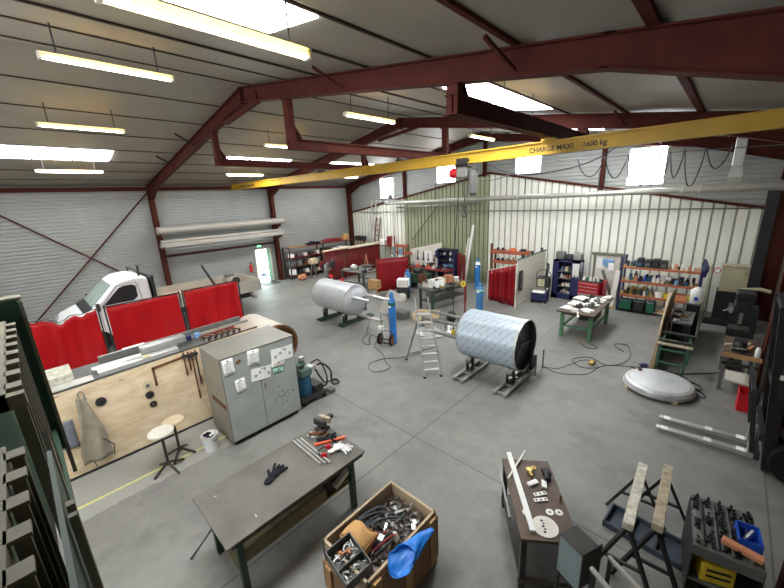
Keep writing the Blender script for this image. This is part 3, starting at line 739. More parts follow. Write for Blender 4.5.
# ------------------------------------------------------------------ red welding curtains
def screen(y0, y1, ztop, zbot, lab, sag, folds, seed, m):
    t = thing('welding_screen', lab, 'curtain', (-10.6, 0, 0)); rd = random.Random(seed); ph = rd.uniform(0,6)
    W = y1-y0
    def f(u, v):
        zt = ztop - sag*(math.sin(PI*u)**2)*(0.6+.4*math.sin(u*PI*5+ph)) - (.03*abs(math.sin(u*PI*6)) if sag else 0)
        z = zt + (zbot-zt)*v
        amp = folds*(.35+.65*v)
        x = amp*(math.sin(u*W*13+ph)+.5*math.sin(u*W*27+ph*2+v*1.5)) + .03*math.sin(v*5+u*4)
        return (x, y0+W*u, z)
    obj('red_sheet', S().grid(f, 48, 14), m, t, smooth=True, solid=.004)
    for y in (y0-.03, y1+.03):
        obj('post', S().box(-.02,y-.015,0,.02,y+.015,ztop+.05), 'dark', t)
        obj('foot', S().box(-.25,y-.02,0,.1,y+.02,.03), 'dark', t)
    if not sag: obj('top_bar', S().box(-.015,y0-.03,ztop+.0,.015,y1+.03,ztop+.03), 'dark_metal', t)
    else: obj('top_bar', S().tube([(0,y0+W*i/12, ztop+.015-sag*(math.sin(PI*i/12)**2)*(0.6+.4*math.sin(i/12*PI*5+ph))) for i in range(13)], .012), 'cable_grey', t)
screen(-.17, .98, 2.08, .55, 'bright red welding curtain with a sagging top, nearest the green railing', .16, .03, 4, 'curtain_red')
screen(1.16, 2.72, 2.08, .6, 'taut red welding curtain in the middle before the white truck cab', 0, .03, 8, 'curtain_red')
screen(2.86, 4.34, 2.1, .7, 'pleated red welding curtain beside the white drum', 0, .055, 2, 'curtain_red')

# ------------------------------------------------------------------ flatbed truck behind the curtains
t = thing('flatbed_truck', 'white single-cab flatbed truck parked along the grey wall', 'truck', (-15, 0, 0))
prof = [(.48,.42),(.4,.6),(.4,.95),(.55,1.12),(.85,1.25),(1.2,1.37),(1.88,2.04),(2.08,2.14),(2.4,2.18),(2.7,2.16),(2.82,2.08),(2.88,.45),(2.0,.42)]
obj('cab', S().prism(prof, 'x', -.95, .95), 'white_paint', t, bev=.07, smooth=True)
obj('windscreen', S()._add([(-.82,1.24,1.4),(.82,1.24,1.4),(.76,1.84,1.995),(-.76,1.84,1.995),(-.82,1.22,1.43),(.82,1.22,1.43),(.76,1.82,2.025),(-.76,1.82,2.025)],[(0,1,2,3),(7,6,5,4),(0,4,5,1),(1,5,6,2),(2,6,7,3),(3,7,4,0)]), 'glass_reflection', t)
obj('wiper_cowl', S()._add([(-.88,.98,1.325),(.88,.98,1.325),(.86,1.24,1.44),(-.86,1.24,1.44),(-.88,.98,1.28),(.88,.98,1.28),(.86,1.24,1.37),(-.86,1.24,1.37)],[(0,1,2,3),(7,6,5,4),(0,4,5,1),(1,5,6,2),(2,6,7,3),(3,7,4,0)]), 'dark', t)
for sx in (1, -1):
    obj('side_window', S().prism([(1.5,1.42),(1.98,1.9),(2.1,1.95),(2.36,1.95),(2.44,1.88),(2.44,1.53),(2.3,1.42)], 'x', .945*sx, .965*sx), 'glass_dark', t)
    obj('door_seam', S().tube([(.955*sx,1.4,.6),(.955*sx,1.38,1.3),(.955*sx,1.92,1.97),(.955*sx,2.46,2.02),(.955*sx,2.54,1.5),(.955*sx,2.52,.55)], .008, 4), 'cable_grey', t)
    m_ = obj('side_mirror', S().box(.96*sx,1.3,1.3,1.14*sx,1.4,1.54), 'dark', t, bev=.03)
    for y in (1.2, 4.95):
        w = obj('wheel', S().rev((.72*sx,y,.34),(sx,0,0),[(0,.2),(0,.33),(.06,.345),(.2,.345),(.24,.31),(.24,.2)],24), 'rubber', t, smooth=True)
        obj('hubcap', S().rev((.93*sx,y,.34),(sx,0,0),[(0,.2),(.02,.19),(.03,.05)],18), 'grey_metal', w, smooth=True)
    obj('headlight', S().box(.5*sx,.4,.82,.9*sx,.56,1.04), 'light_metal', t, bev=.03)
obj('bumper', S().box(-.93,.32,.4,.93,.54,.68), 'dark', t, bev=.04)
obj('headboard', S().box(-1.0,2.9,.95,1.0,2.94,1.95).box(-1.0,2.88,1.95,1.0,2.96,2.1).box(-.98,2.92,2.0,-.9,2.98,2.3).box(.9,2.92,.9,.98,2.98,2.15), 'dark', t)
obj('roof_bar', S().cyl((-.85,2.62,2.3),(.85,2.62,2.3),.022).box(-.8,2.6,2.15,-.76,2.64,2.3).box(.76,2.6,2.15,.8,2.64,2.3), 'dark', t)
obj('chassis', S().box(-.45,2.6,.5,.45,6.4,.75), 'dark', t)
obj('load_deck', S().box(-1.02,2.98,.86,1.02,6.68,.95), 'wood', t)
for sx in (1,-1): obj('side_board', S().box(1.0*sx,2.98,.84,1.04*sx,6.68,1.32), 'truck_bed', t, bev=.008)
obj('tail_board', S().box(-1.04,6.64,.84,1.04,6.69,1.32), 'truck_bed', t, bev=.008)
obj('under_bumper', S().box(-.9,6.42,.5,.9,6.5,.62).box(-.6,6.4,.6,-.5,6.5,.86).box(.5,6.4,.6,.6,6.5,.86), 'truck_bed', t)
obj('mudguard', S().box(.6,4.45,.7,1.0,5.45,.74).box(-1.0,4.45,.7,-.6,5.45,.74), 'dark', t)
single('pole', S().cyl((-15.6,5.5,.96),(-15.9,5.15,1.95),.06,.04), 'dark', 'dark tapered pole leaning in the truck bed', 'pole')
e = thing('engine_part', 'grey machine part lying on the truck bed', 'machine part', (-15.4, 6.05, .95))
obj('casing', S().box(-.3,-.25,0,.3,.25,.4), 'galv', e, bev=.05); obj('casing_cover', S().cyl((.1,-.15,.4),(.1,-.15,.55),.12).cyl((-.1,.15,.4),(-.1,.15,.5),.1), 'grey_metal', e); obj('pulley', S().cyl((.3,.1,.25),(.36,.1,.25),.16), 'dark_metal', e)
single('timber_plank', S().box(-14.3,3.2,.955,-14.1,5.7,1.37), 'wood_pale', 'pale plank standing along the near side of the truck bed', 'plank')

# ------------------------------------------------------------------ grey double-door cabinet with papers
CX0, CX1, CY0, CY1, CZ = -6.98, -6.06, 1.95, 3.39, 1.76
c = thing('metal_cabinet', 'grey double-door metal cabinet with papers taped on its doors', 'cabinet', (0, 0, 0))
obj('body', S().box(CX0,CY0,.09,CX1,CY1,CZ), 'cab_grey', c, bev=.008)
obj('plinth', S().box(CX0+.05,CY0+.05,0,CX1-.05,CY1-.05,.09), 'black', c)
YM = 2.62
obj('door', S().box(CX1,CY0+.02,.11,CX1+.025,YM-.006,CZ-.03), 'cab_door', c, bev=.005)
obj('door', S().box(CX1,YM+.006,.11,CX1+.025,CY1-.02,CZ-.03), 'cab_door', c, bev=.005)
obj('top_lip', S().box(CX1-.02,CY0,CZ-.025,CX1+.03,CY1,CZ+.004), 'cab_grey', c)
obj('rust_strip', S().box(CX0+.25,CY0-.004,.75,CX1-.02,CY0,.85), 'rust', c, label='rusty band')
obj('lock', S().box(CX1+.025,YM+.05,.9,CX1+.04,YM+.08,1.02), 'grey_metal', c)
s = S(); rd = random.Random(5)
for k in range(16):
    y = rd.gauss(3.0,.12); z = rd.gauss(.62,.09); s.box(CX1+.0252,y-.015,z-.008,CX1+.0262,y+.015,z+.008)
obj('scratches', s, 'dark', c)
def paper(y0, z0, y1, z1, tilt, m, lab, fold=False):
    cy, cz, w, h = (y0+y1)/2, (z0+z1)/2, y1-y0, z1-z0
    t = thing('paper_sheet', lab, 'paper', (CX1+.028, cy, cz), 0, 'papers taped to the cabinet doors'); t.rotation_euler = (tilt, 0, 0)
    if fold: obj('sheet', S()._add([(0,-w/2,-h/2),(.014,0,-h/2),(0,w/2,-h/2),(0,w/2,h/2),(.014,0,h/2),(0,-w/2,h/2)],[(0,1,4,5),(1,2,3,4)]), m, t, solid=.001)
    else: obj('sheet', S().grid(lambda u,v: (.004+.006*v*v,-w/2+w*u,h/2-h*v),3,4), m, t, solid=.001, smooth=True)
    obj('magnet', S().cyl((0,0,h/2-.03),(.016,0,h/2-.03),.012), 'black', t)
    tx = S(); rr = random.Random(int(cy*100))
    for k in range(7):
        z = h/2-.07-k*(h-.1)/8; a = -w/2+.03+ (.5*w-.02 if fold and k % 2 else 0)
        if not fold: tx.box(.008,-w/2+.03,z,.0105,-w/2+.03+(w-.06)*rr.uniform(.4,1),z+.004)
    if not fold: obj('writing', tx, 'galv', t)
    else:
        for k in range(4): tx.box(.0135,-w/2+.06+k*w*.22,-h*.2+.05*(k%3),.0138,-w/2+.11+k*w*.22,-h*.2+.053+.05*(k%3))
        obj('writing', tx, 'galv', t)
paper(1.99,1.43,2.18,1.73,.03,'paper','white page at the top outer corner of the plywood-side door')
paper(2.43,1.45,2.65,1.74,-.1,'paper','white page at the top of the door, beside the gap between doors')
paper(2.45,1.11,2.84,1.36,-.12,'paper','wide folded page across the gap between the doors',True)
paper(2.88,1.33,3.34,1.60,-.06,'paper','wide folded page highest on the door next to the pump',True)
paper(2.15,1.03,2.33,1.29,.05,'paper','lowest white page on the plywood-side door')
paper(2.86,1.24,3.15,1.34,-.1,'offwhite','small cream slip under the wide folded page')
paper(2.88,1.12,3.09,1.21,-.12,'paper_green','small mint green slip on the door')
single('magnet_clip', S().cbox((CX1+.035,2.26,1.62),(.02,.09,.05),(.5,0,0)), 'rust', 'brown clip beside the top page on the cabinet', 'clip', bev=.01)

# white drum with a domed end, lying behind the cabinet
t = thing('tank_shell', 'white steel drum lying behind the grey cabinet with a rusty open end', 'tank', (0, 4.36, .56))
obj('shell', S().rev((-10.2,0,0),(1,0,0),[(0,.55),(1.6,.55),(1.6,.53),(0.0,.53)],40,False), 'tank_white', t, smooth=True)
obj('domed_end', S().rev((-10.2,0,0),(-1,0,0),[(0,.55),(.08,.53),(.15,.45),(.2,.3),(.22,.12),(.225,0)],40), 'tank_white', t, smooth=True)
obj('rusty_rim', S().rev((-8.62,0,0),(1,0,0),[(0,.556),(.12,.562),(.12,.5),(0,.5),(0,.556)],40,False), 'rust', t, smooth=True)
obj('inner_disc', S().cyl((-8.64,0,0),(-8.62,0,0),.51,seg=40), 'rust', t)
obj('chock', S().prism([(.3,-.56),(.6,-.56),(.45,-.3)],'x',-9.1,-9.0).prism([(-.3,-.56),(-.6,-.56),(-.45,-.3)],'x',-9.1,-9.0).prism([(.3,-.56),(.6,-.56),(.45,-.3)],'x',-10.0,-9.9).prism([(-.3,-.56),(-.6,-.56),(-.45,-.3)],'x',-10.0,-9.9), 'wood', t)

# hydraulic pump trolley
t = thing('hydraulic_pump', 'blue and green hydraulic pump on a small wheeled base beside the cabinet', 'pump', (-6.45, 3.72, 0))
obj('base_plate', S().box(-.25,-.22,.1,.3,.42,.15), 'dark_metal', t)
for x in (-.2,.25):
    for y in (-.15,.36): obj('wheel', S().cyl((x,y-.03,.06),(x,y+.03,.06),.06), 'rubber', t)
obj('motor', S().cyl((.08,0,.17),(.08,0,.62),.13,seg=18), 'teal', t, smooth=True)
s = S()
for k in range(10):
    a = k*PI/5; s.bar((.08+.135*math.cos(a),.135*math.sin(a),.2),(.08+.135*math.cos(a),.135*math.sin(a),.58),.012,.03)
obj('fins', s, 'teal', t)
obj('pump_head', S().box(-.08,-.14,.64,.22,.14,.8).cyl((.05,0,.8),(.05,0,.98),.06).box(-.04,-.2,.86,.12,.06,.94), 'machine_green', t, bev=.02)
obj('valve_block', S().box(-.02,.12,.68,.16,.26,.78).cyl((.07,.26,.73),(.07,.36,.73),.03), 'light_metal', t, bev=.01); obj('filler_cap', S().box(.02,-.06,.98,.1,.06,1.06), 'light_metal', t, bev=.01)
obj('oil_tank', S().box(-.2,.16,.15,.2,.4,.32), 'dark_metal', t, bev=.02)
obj('hose', S().tube(spline([(.07,.34,.73),(.1,.5,.72),(.15,.66,.5),(.1,.72,.12),(.05,.95,.03),(-.15,1.0,.03),(-.2,.75,.03),(0,.5,.3),(.05,.3,.7)]),.022), 'cable', t, smooth=True)
obj('hose', S().tube(spline([(.1,.2,.85),(.12,.4,.85),(.2,.5,.5),(.2,.5,.25),(.15,.4,.2)]),.018), 'cable', t, smooth=True)
obj('foot_pedal', S().box(.12,.5,.02,.3,.66,.1), 'cable_grey', t, bev=.02)

# stools and bucket
def stool(x, y, h, r, m, lab, rz):
    t = thing('stool', lab, 'stool', (x, y, 0), rz)
    obj('seat', S().rev((0,0,h-.04),(0,0,1),[(0,r*.9),(.01,r),(.035,r),(.045,r*.95)],24), m, t, smooth=True)
    obj('stem', S().cyl((0,0,.1),(0,0,h-.04),.022), 'dark_metal', t)
    for k in range(4):
        a = k*PI/2; obj('leg', S().bar((0,0,.16),(.26*math.cos(a),.26*math.sin(a),.02),.03,.03), 'dark_metal', t)
stool(-6.36,.97,.76,.19,'offwhite','workshop stool with a round white seat in front of the plywood',.3)
stool(-6.62,1.22,.72,.17,'wood_pale','workshop stool with a pale wooden seat behind the white one',.9)
b = thing('bucket', 'white plastic bucket full of scraps at the corner of the cabinet', 'bucket', (-6.35, 1.66, 0))
obj('pail', S().rev((0,0,0),(0,0,1),[(0,.11),(.3,.135),(.305,.142),(.29,.13),(.2,.12),(.2,0)],20,False).cyl((0,0,0),(0,0,.01),.11), 'white_paint', b, smooth=True)
obj('rim', S().rev((0,0,.28),(0,0,1),[(0,.136),(.0,.145),(.03,.146),(.03,.136)],20,False), 'offwhite', b)
obj('handle', S().tube([(.14*math.cos(a),.14*math.sin(a),.24-.07*math.sin(a/1)) for a in [PI*i/10 for i in range(11)]],.006), 'grey_metal', b)
s = S()
for k in range(8): s.blob((.07*math.cos(k*2.4)*(.4+k%3*.3),.07*math.sin(k*2.4)*(.4+k%3*.3),.29+.02*(k%3)),(.04,.035,.03),.4,k,1)
o = obj('scraps', s, 'cloth_black', b); 
s = S()
for k in range(5): s.blob((.06*math.cos(k*1.3+1),.06*math.sin(k*1.3+1),.32),(.035,.03,.02),.4,k+9,1)
obj('rags', s, 'paper', b)
# ------------------------------------------------------------------ big steel bench
ZT_ = .88
t = thing('work_bench', 'large steel-topped workbench with green legs in front of the grey cabinet', 'bench', (0, 0, 0))
BX0, BX1, BY0, BY1 = -4.3, -3.29, .8, 2.74
obj('bench_plate', S().box(BX0,BY0,ZT_-.025,BX1,BY1,ZT_), 'bench_top', t, bev=.004)
obj('edge_angle', S().box(BX1-.01,BY0+.05,ZT_-.06,BX1-.002,BY1-.05,ZT_-.025), 'dark_metal', t); obj('edge_angle', S().box(BX0+.002,BY0+.05,ZT_-.06,BX0+.01,BY1-.05,ZT_-.025), 'dark_metal', t)
for x, y in ((BX0+.12,BY0+.15),(BX1-.1,BY0+.15),(BX0+.12,BY1-.15),(BX1-.1,BY1-.2)):
    obj('leg', S().box(x-.035,y-.035,0,x+.035,y+.035,ZT_-.025), 'green_dark', t)
obj('frame', S().box(BX0+.1,BY0+.12,.76,BX1-.08,BY0+.16,.82).box(BX0+.1,BY1-.2,.76,BX1-.08,BY1-.16,.82), 'green_dark', t)
obj('under_shelf', S().box(BX0+.1,BY0+.1,.42,BX1-.12,BY1-.12,.45), 'bench_low', t)
obj('under_apron', S().box(BX1-.14,BY0+.2,.45,BX1-.12,BY1-.62,.60), 'bench_low', t)
single('shelf_box', S().box(-3.72,2.2,.452,-3.46,2.56,.64).box(-3.7,2.22,.64,-3.48,2.54,.645), 'dark', 'small dark box on the shelf under the workbench', 'box', bev=.01)
single('shelf_bar', S().cbox((-3.42,2.42,.6),(.07,.36,.07),(.25,0,.15)), 'offwhite', 'pale square tube sticking out from the shelf under the workbench', 'tube', bev=.006)
def glove(name, x, y, z, rz, m, lab, sc=1.0, n=4):
    g = thing(name, lab, 'glove', (x, y, z), rz)
    s = S()
    s.blob((0,0,.022),(.065*sc,.05*sc,.02),.12,1,2).blob((-.09*sc,0,.02),(.06*sc,.045*sc,.018),.15,2,2)
    obj('palm', s, m, g, smooth=True)
    for k in range(n):
        a = -.45+.3*k; p0 = Vector((.04*sc,-.04*sc+.027*k*sc,.02)); p1 = p0+Vector((.085*sc*math.cos(a),.085*sc*math.sin(a),.012*(k%2)))
        obj('finger', S().tube([p0,(p0+p1)/2+Vector((0,0,.012)),p1],.014*sc,8), m, g, smooth=True)
    obj('thumb', S().tube([(-.03*sc,.035*sc,.02),(.0,.075*sc,.025),(.03*sc,.1*sc,.015)],.014*sc,8), m, g, smooth=True)
    return g
glove('work_glove', -3.86, 1.66, ZT_, 2.0, 'cloth_black', 'black glove lying alone in the middle of the workbench', 1.25)
glove('work_glove', -3.9, 2.54, ZT_, .9, 'cloth_black', 'black glove in the tool pile beside the red bar on the workbench', 1.1)
glove('work_glove', -3.55, 2.56, ZT_, 0.2, 'cloth_white', 'white glove at the near corner of the workbench', 1.0)
glove('work_glove', -3.6, 2.48, ZT_+.02, 1.4, 'cloth_white', 'white glove partly under the other white glove', .9)
for k in range(3):
    dx = .055*k
    single('steel_rod', S().cyl((-4.26+.02*k,2.19+.052*k,ZT_+.014),(-3.55+.045*k,2.17+.05*k,ZT_+.014),.014,seg=10), 'light_metal',
           ('steel rod nearest the lone black glove, first of three on the workbench','middle one of three steel rods on the workbench','steel rod nearest the red bar, last of three')[k], 'rod', smooth=True)
single('red_bar', S().bar((-3.93,2.33,ZT_+.02),(-3.72,2.74,ZT_+.02),.035,.03), 'orange_bright', 'orange-red bar lying on the workbench beside the ear muffs', 'bar', bev=.006)
e = thing('ear_muffs', 'red ear muffs lying on the workbench by the white gloves', 'ear muffs', (-3.68, 2.36, ZT_), .6)
for sy in (-.07,.07): obj('ear_cup', S().rev((0,sy,.03),(0,1 if sy>0 else -1,0),[(0,.035),(.015,.045),(.035,.04),(.04,.02)],16), 'red', e, smooth=True)
obj('headband', S().tube([(0,-.085,.03),(-.07,-.08,.03),(-.12,0,.025),(-.07,.08,.03),(0,.085,.03)],.009), 'black', e, smooth=True)
e = thing('angle_grinder', 'small brown angle grinder at the end of the workbench', 'tool', (-4.1, 2.5, ZT_), 1.0)
obj('body', S().cyl((-.12,0,.035),(.08,0,.035),.03), 'rust', e, smooth=True); obj('head', S().cyl((.1,0,.01),(.1,0,.06),.03), 'dark_metal', e); obj('disc', S().cyl((.1,0,.008),(.1,0,.012),.058), 'rust', e)
v = thing('bench_vise', 'brown metal vise at the far end of the workbench', 'vise', (-4.16, 2.64, ZT_), .25)
obj('vise_base', S().box(-.09,-.08,0,.09,.08,.05).box(-.05,-.05,.05,.05,.05,.1), 'dark_metal', v, bev=.01)
obj('jaw', S().box(-.11,-.06,.1,.11,-.01,.19), 'dark_metal', v, bev=.006); obj('jaw', S().box(-.11,.05,.1,.11,.1,.19), 'wood_grey', v, bev=.006)
obj('slide', S().box(-.035,-.02,.08,.035,.24,.14), 'dark_metal', v); obj('handle', S().cyl((-.12,.25,.1),(.12,.25,.1),.01).cyl((0,.1,.11),(0,.26,.11),.018), 'grey_metal', v)
e = thing('white_clamp', 'pale metal clamp near the vise on the workbench', 'clamp', (-4.12, 2.42, ZT_), .4)
obj('frame', S().tube([(-.08,0,.02),(.06,0,.02),(.09,.04,.02),(.06,.08,.02),(-.08,.08,.02)],.014), 'light_metal', e); obj('screw', S().cyl((-.1,.04,.02),(.06,.04,.02),.008), 'grey_metal', e)
for k, (x, y) in enumerate(((-3.45,1.2),(-4.1,1.0))):
    single('metal_chip', S().cbox((x,y,ZT_+.004),(.03,.012,.008),(0,0,k)), 'paper', ('white chip near the front edge of the workbench','white chip near the back corner of the workbench')[k], 'chip')

# ------------------------------------------------------------------ wooden crate of scrap
QX0, QX1, QY0, QY1, QZ = -2.71, -2.0, 1.57, 2.65, .79
c = thing('scrap_crate', 'wooden pallet crate lined with cardboard and filled with metal scrap', 'crate', (0, 0, 0))
obj('liner', S().box(QX0,QY0,.3,QX0+.03,QY1,QZ).box(QX1-.03,QY0,.3,QX1,QY1,QZ).box(QX0,QY0,.3,QX1,QY0+.03,QZ).box(QX0,QY1-.03,.3,QX1,QY1,QZ), 'liner', c, bev=.004)
s = S()
obj('collar', S().box(QX0-.02,QY0-.02,.12,QX1+.02,QY0-.0,.5).box(QX0-.02,QY1,.12,QX1+.02,QY1+.02,.72).box(QX0-.02,QY0,.12,QX0,QY1,.5).box(QX1,QY0,.12,QX1+.02,QY1,.74), 'crate_wood', c, bev=.004)
for y in (QY0+.1,(QY0+QY1)/2,QY1-.1): obj('batten', S().box(QX1+.02,y-.05,.12,QX1+.045,y+.05,.76), 'wood', c)
for x in (QX0+.1,QX1-.1): obj('batten', S().box(x-.05,QY0-.045,.12,x+.05,QY0-.02,.5), 'wood', c)
obj('floor_board', S().box(QX0,QY0,.1,QX1,QY1,.13), 'crate_wood', c)
for x in (QX0+.05,(QX0+QX1)/2,QX1-.05): obj('skid', S().box(x-.05,QY0-.02,0,x+.05,QY1+.02,.1), 'crate_wood', c)
# heap of scrap: uncountable
s = S(); rd = random.Random(11)
s.grid(lambda u,v: (QX0+.04+(QX1-QX0-.08)*u, QY0+.04+(QY1-QY0-.08)*v, .56+.06*math.sin(u*5+v*3)*math.sin(v*6)), 10, 12)
for k in range(330):
    x = rd.uniform(QX0+.08,QX1-.08); y = rd.uniform(QY0+.1,QY1-.07); z = .58+.07*rd.random()+.05*max(0,math.sin((y-QY0)*2.6))
    r = (rd.uniform(0,6),rd.uniform(0,6),rd.uniform(0,6)); q = rd.random()
    if q < .4: s.cbox((x,y,z),(rd.uniform(.03,.1),rd.uniform(.02,.05),.006),r)
    elif q < .75: s.bar((x,y,z),(x+rd.uniform(-.1,.1)*.9,y+rd.uniform(-.1,.1)*.9,z+rd.uniform(-.02,.04)),.012,.012)
    else: s.cyl((x,y,z),(x+rd.uniform(-.04,.04),y+rd.uniform(-.04,.04),z+.03),rd.uniform(.012,.03),seg=8)
o = single('metal_scrap', s, 'scrap', 'heap of mixed metal scrap filling the cardboard-lined crate', 'scrap', kind='stuff')
s = S()
for k in range(38):
    x = rd.uniform(QX0+.25,QX1-.1); y = rd.uniform(QY0+.55,QY1-.1); s.cbox((x,y,.68+.05*rd.random()),(rd.uniform(.03,.08),rd.uniform(.02,.06),.008),(rd.uniform(-1,1),rd.uniform(-1,1),rd.uniform(0,3)))
single('bright_offcuts', s, 'light_metal', 'bright metal offcuts on top of the scrap heap', 'scrap', kind='stuff')
for k in range(9):
    o_ = rd.uniform(-.03,.03)
    cable('cable_offcut', [(-2.68+.03*k,1.75+.05*(k%3),.64),(-2.66+.028*k,2.05,.72+.015*(k%4)),(-2.6+.03*k+o_,2.3+.04*(k%2),.70),(-2.52+.05*k,2.34+.02*k,.68)], .011, ('cable','slate','cable')[k%3],
          'bent cable offcut along the bench side of the crate, %s from the crate wall' % nth(k), 'cable', 'cable offcuts in the crate', 5)
for k in range(4): cable('red_hose', [(-2.38+.05*k,1.86,.66),(-2.33+.05*k,2.0,.72),(-2.28+.035*k,2.15,.71),(-2.25+.04*k,2.24,.66)], .014, ('panel_red','cable','panel_red','cable')[k], ('dark red hose piece nearest the cardboard in the crate','black hose piece beside the first red one in the crate','dark red hose piece nearer the blue bag','black hose piece touching the blue bag')[k], 'hose', None, 5)
single('paper_tag', S().cbox((-2.27,2.02,.755),(.06,.07,.004),(.1,.2,.3)), 'paper', 'small white tag lying on the red hoses in the crate', 'tag')
b = thing('cardboard_box', 'crumpled brown cardboard box lying in the crate', 'box', (-2.47, 1.88, .73), .15)
obj('carton', S().grid(lambda u,v: (-.17+.34*u, -.12+.24*v+.02*math.sin(u*7), .03+.08*math.sin(PI*u)**.6*math.sin(PI*v)**.5+.012*math.sin(u*9+v*4)), 12, 10), 'cardboard', b, smooth=True, solid=.006)
obj('flap', S().box(-.17,-.13,-.06,.17,-.12,.04).box(.165,-.12,-.06,.172,.12,.04).box(-.17,.12,-.06,.17,.125,.03), 'cardboard', b)
obj('label_sticker', S().box(-.05,-.132,-.03,.03,-.1305,.02), 'paper', b)
t = thing('grey_tray', 'grey tray of small metal parts on the front corner of the crate', 'tray', (-2.30, 1.60, .76), -.12)
t.rotation_euler = (.12, .1, -.12)
obj('tray_wall', S().box(-.2,-.15,0,-.19,.15,.12).box(.19,-.15,0,.2,.15,.12).box(-.2,-.15,0,.2,-.14,.12).box(-.2,.14,0,.2,.15,.12).box(-.2,-.15,-.005,.2,.15,.005).box(.02,-.14,0,.03,.14,.09), 'cable_grey', t)
s = S()
for k in range(60):
    x = rd.uniform(-.17,.0) if k < 40 else rd.uniform(.05,.17); y = rd.uniform(-.12,.12)
    s.bar((x,y,.03+.03*rd.random()),(x+rd.uniform(-.05,.05),y+rd.uniform(-.05,.05),.05),.012,.008)
o = single('small_parts', s, 'grey_metal', 'small bright metal parts lying in the grey tray', 'parts', kind='stuff'); o.location = t.location; o.rotation_euler = t.rotation_euler
for k in range(3): single('copper_fitting', S().cyl((0,0,0),(.05,.02,.0),.014), 'terracotta', 'copper coloured fitting in the grey tray, %s from its outer end' % nth(k), 'fitting', None, loc=(-2.42+.045*k, 1.57+.03*k, .845), rot=(0,0,k))
b = thing('blue_bag', 'bright blue plastic bin bag draped over the corner of the crate', 'bag', (-1.86, 1.9, .85))
b.scale = (.8, .85, .8)
def bag(u, v):
    c = [Vector((.07,.5,.12)), Vector((.06,.3,.15)), Vector((.03,.12,.10)), Vector((.0,.0,.05))]; rr_ = (.03,.07,.11,.15); t_ = u*3; i_ = min(2,int(t_)); q = t_-i_
    p_ = c[i_].lerp(c[i_+1], q); r_ = rr_[i_]+(rr_[i_+1]-rr_[i_])*q; a_ = 2*PI*v
    return (p_.x + r_*1.0*math.cos(a_)*(1+.12*math.sin(5*a_+u*4)+.05*math.sin(11*a_+u*17)), p_.y+.95*u*r_*math.sin(a_)+.15*r_*math.cos(a_), p_.z + r_*.7*math.sin(a_)*(1+.14*math.sin(3*a_+u*6)+.05*math.sin(9*a_-u*14)))
obj('bag_skin', S().grid(bag, 15, 28), 'blue_bag', b, solid=.006, smooth=True)
obj('bag_lip', S().tube([bag(1, k/28) for k in range(29)], .008), 'blue_bag', b, smooth=True)

# ------------------------------------------------------------------ small brown steel table
# local frame: +x along the long side, +y across
tl = thing('steel_table', 'low brown steel table with white metal pieces laid on it', 'table', (-1.23, 3.64, 0), math.radians(-54.6))
TW, TD, TH = .6, .3, .76
obj('table_plate', S().box(-TW,-TD,TH-.04,TW,TD,TH), 'brown_top', tl, bev=.004)
for x in (-TW+.04,TW-.04):
    for y in (-TD+.04,TD-.04): obj('leg', S().box(x-.03,y-.03,0,x+.03,y+.03,TH-.04), 'dark_metal', tl)
obj('stretcher', S().box(-TW,-TD+.02,.12,TW,-TD+.06,.17).box(-TW,TD-.06,.12,TW,TD-.02,.17).box(TW-.06,-TD,.12,TW-.02,TD,.17).box(-TW+.02,-TD,.12,-TW+.06,TD,.17), 'brown_top', tl)
obj('under_shelf', S().box(-TW+.02,-TD+.02,.17,TW-.02,TD-.02,.18), 'dark_metal', tl)
obj('side_rail', S().box(-TW-.02,-TD-.03,.5,TW*.2,-TD-.005,.53), 'grey_metal', tl)
Rt = Matrix.Rotation(math.radians(-54.6), 4, 'Z'); Tt = Matrix.Translation((-1.23, 3.64, TH)) @ Rt
def lay(s): bmesh.ops.transform(s.b, matrix=Tt, verts=s.b.verts); return s
def P2(x, y):   # world -> table local
    v = Tt.inverted() @ Vector((x, y, TH)); return v.x, v.y
a = P2(-1.80,4.10); b_ = P2(-1.06,3.13)
single('white_bar', lay(S().bar((a[0],a[1],.02),(b_[0],b_[1],.02),.06,.03)), 'paper', 'long white flat bar lying along the brown steel table', 'bar', bev=.004)
a = P2(-1.63,4.25); b_ = P2(-1.60,3.66)
single('thin_rod', lay(S().bar((a[0],a[1],.045),(b_[0],b_[1],.01),.022,.02)), 'offwhite', 'thin pale rod crossing the white bar on the brown table', 'rod')
a = P2(-.99,3.28)
pl = single('perforated_plate', lay(S().cyl((a[0],a[1],.002),(a[0],a[1],.012),.135,seg=32)), 'offwhite', 'round pale plate with small holes at the end of the brown table', 'plate')
s = S()
for k in range(5): s.cyl((a[0]-.07+.035*k,a[1]-.02+.012*(k%2),.0121),(a[0]-.07+.035*k,a[1]-.02+.012*(k%2),.0128),.012 if k%2 else .016,seg=10)
obj('holes', lay(s), 'dark', pl)
a = P2(-1.45,3.95); single('brass_fitting', lay(S().cyl((a[0],a[1],0),(a[0],a[1],.05),.035).cyl((a[0]+.03,a[1],.025),(a[0]+.1,a[1]+.02,.025),.02).rev((a[0]-.02,a[1]+.06,.04),(0,0,1),[(0,.03),(.02,.03),(.02,.018),(0,.018),(0,.03)],14,False)), 'brass', 'brass pipe fitting near the far end of the brown table', 'fitting')
a = P2(-1.28,4.02); single('black_tool', lay(S().cyl((a[0]-.02,a[1]+.03,.04),(a[0]+.13,a[1],.04),.035).box(a[0]-.08,a[1]-.02,0,a[0]+.03,a[1]+.08,.06)), 'black', 'black power tool beside the brass fitting on the brown table', 'tool', bev=.008, smooth=True)
for k, (x, y, r) in enumerate(((-1.02,3.5,.042),(-.94,3.56,.042),(-1.22,3.33,.045))):
    a = P2(x,y); single('washer', lay(S().rev((a[0],a[1],0),(0,0,1),[(0,r),(.012,r),(.012,r*.4),(0,r*.4),(0,r)],20,False)), 'paper', ('white round washer beside the perforated plate','second white washer nearest the table edge','white washer half under the long bar')[k], 'washer')
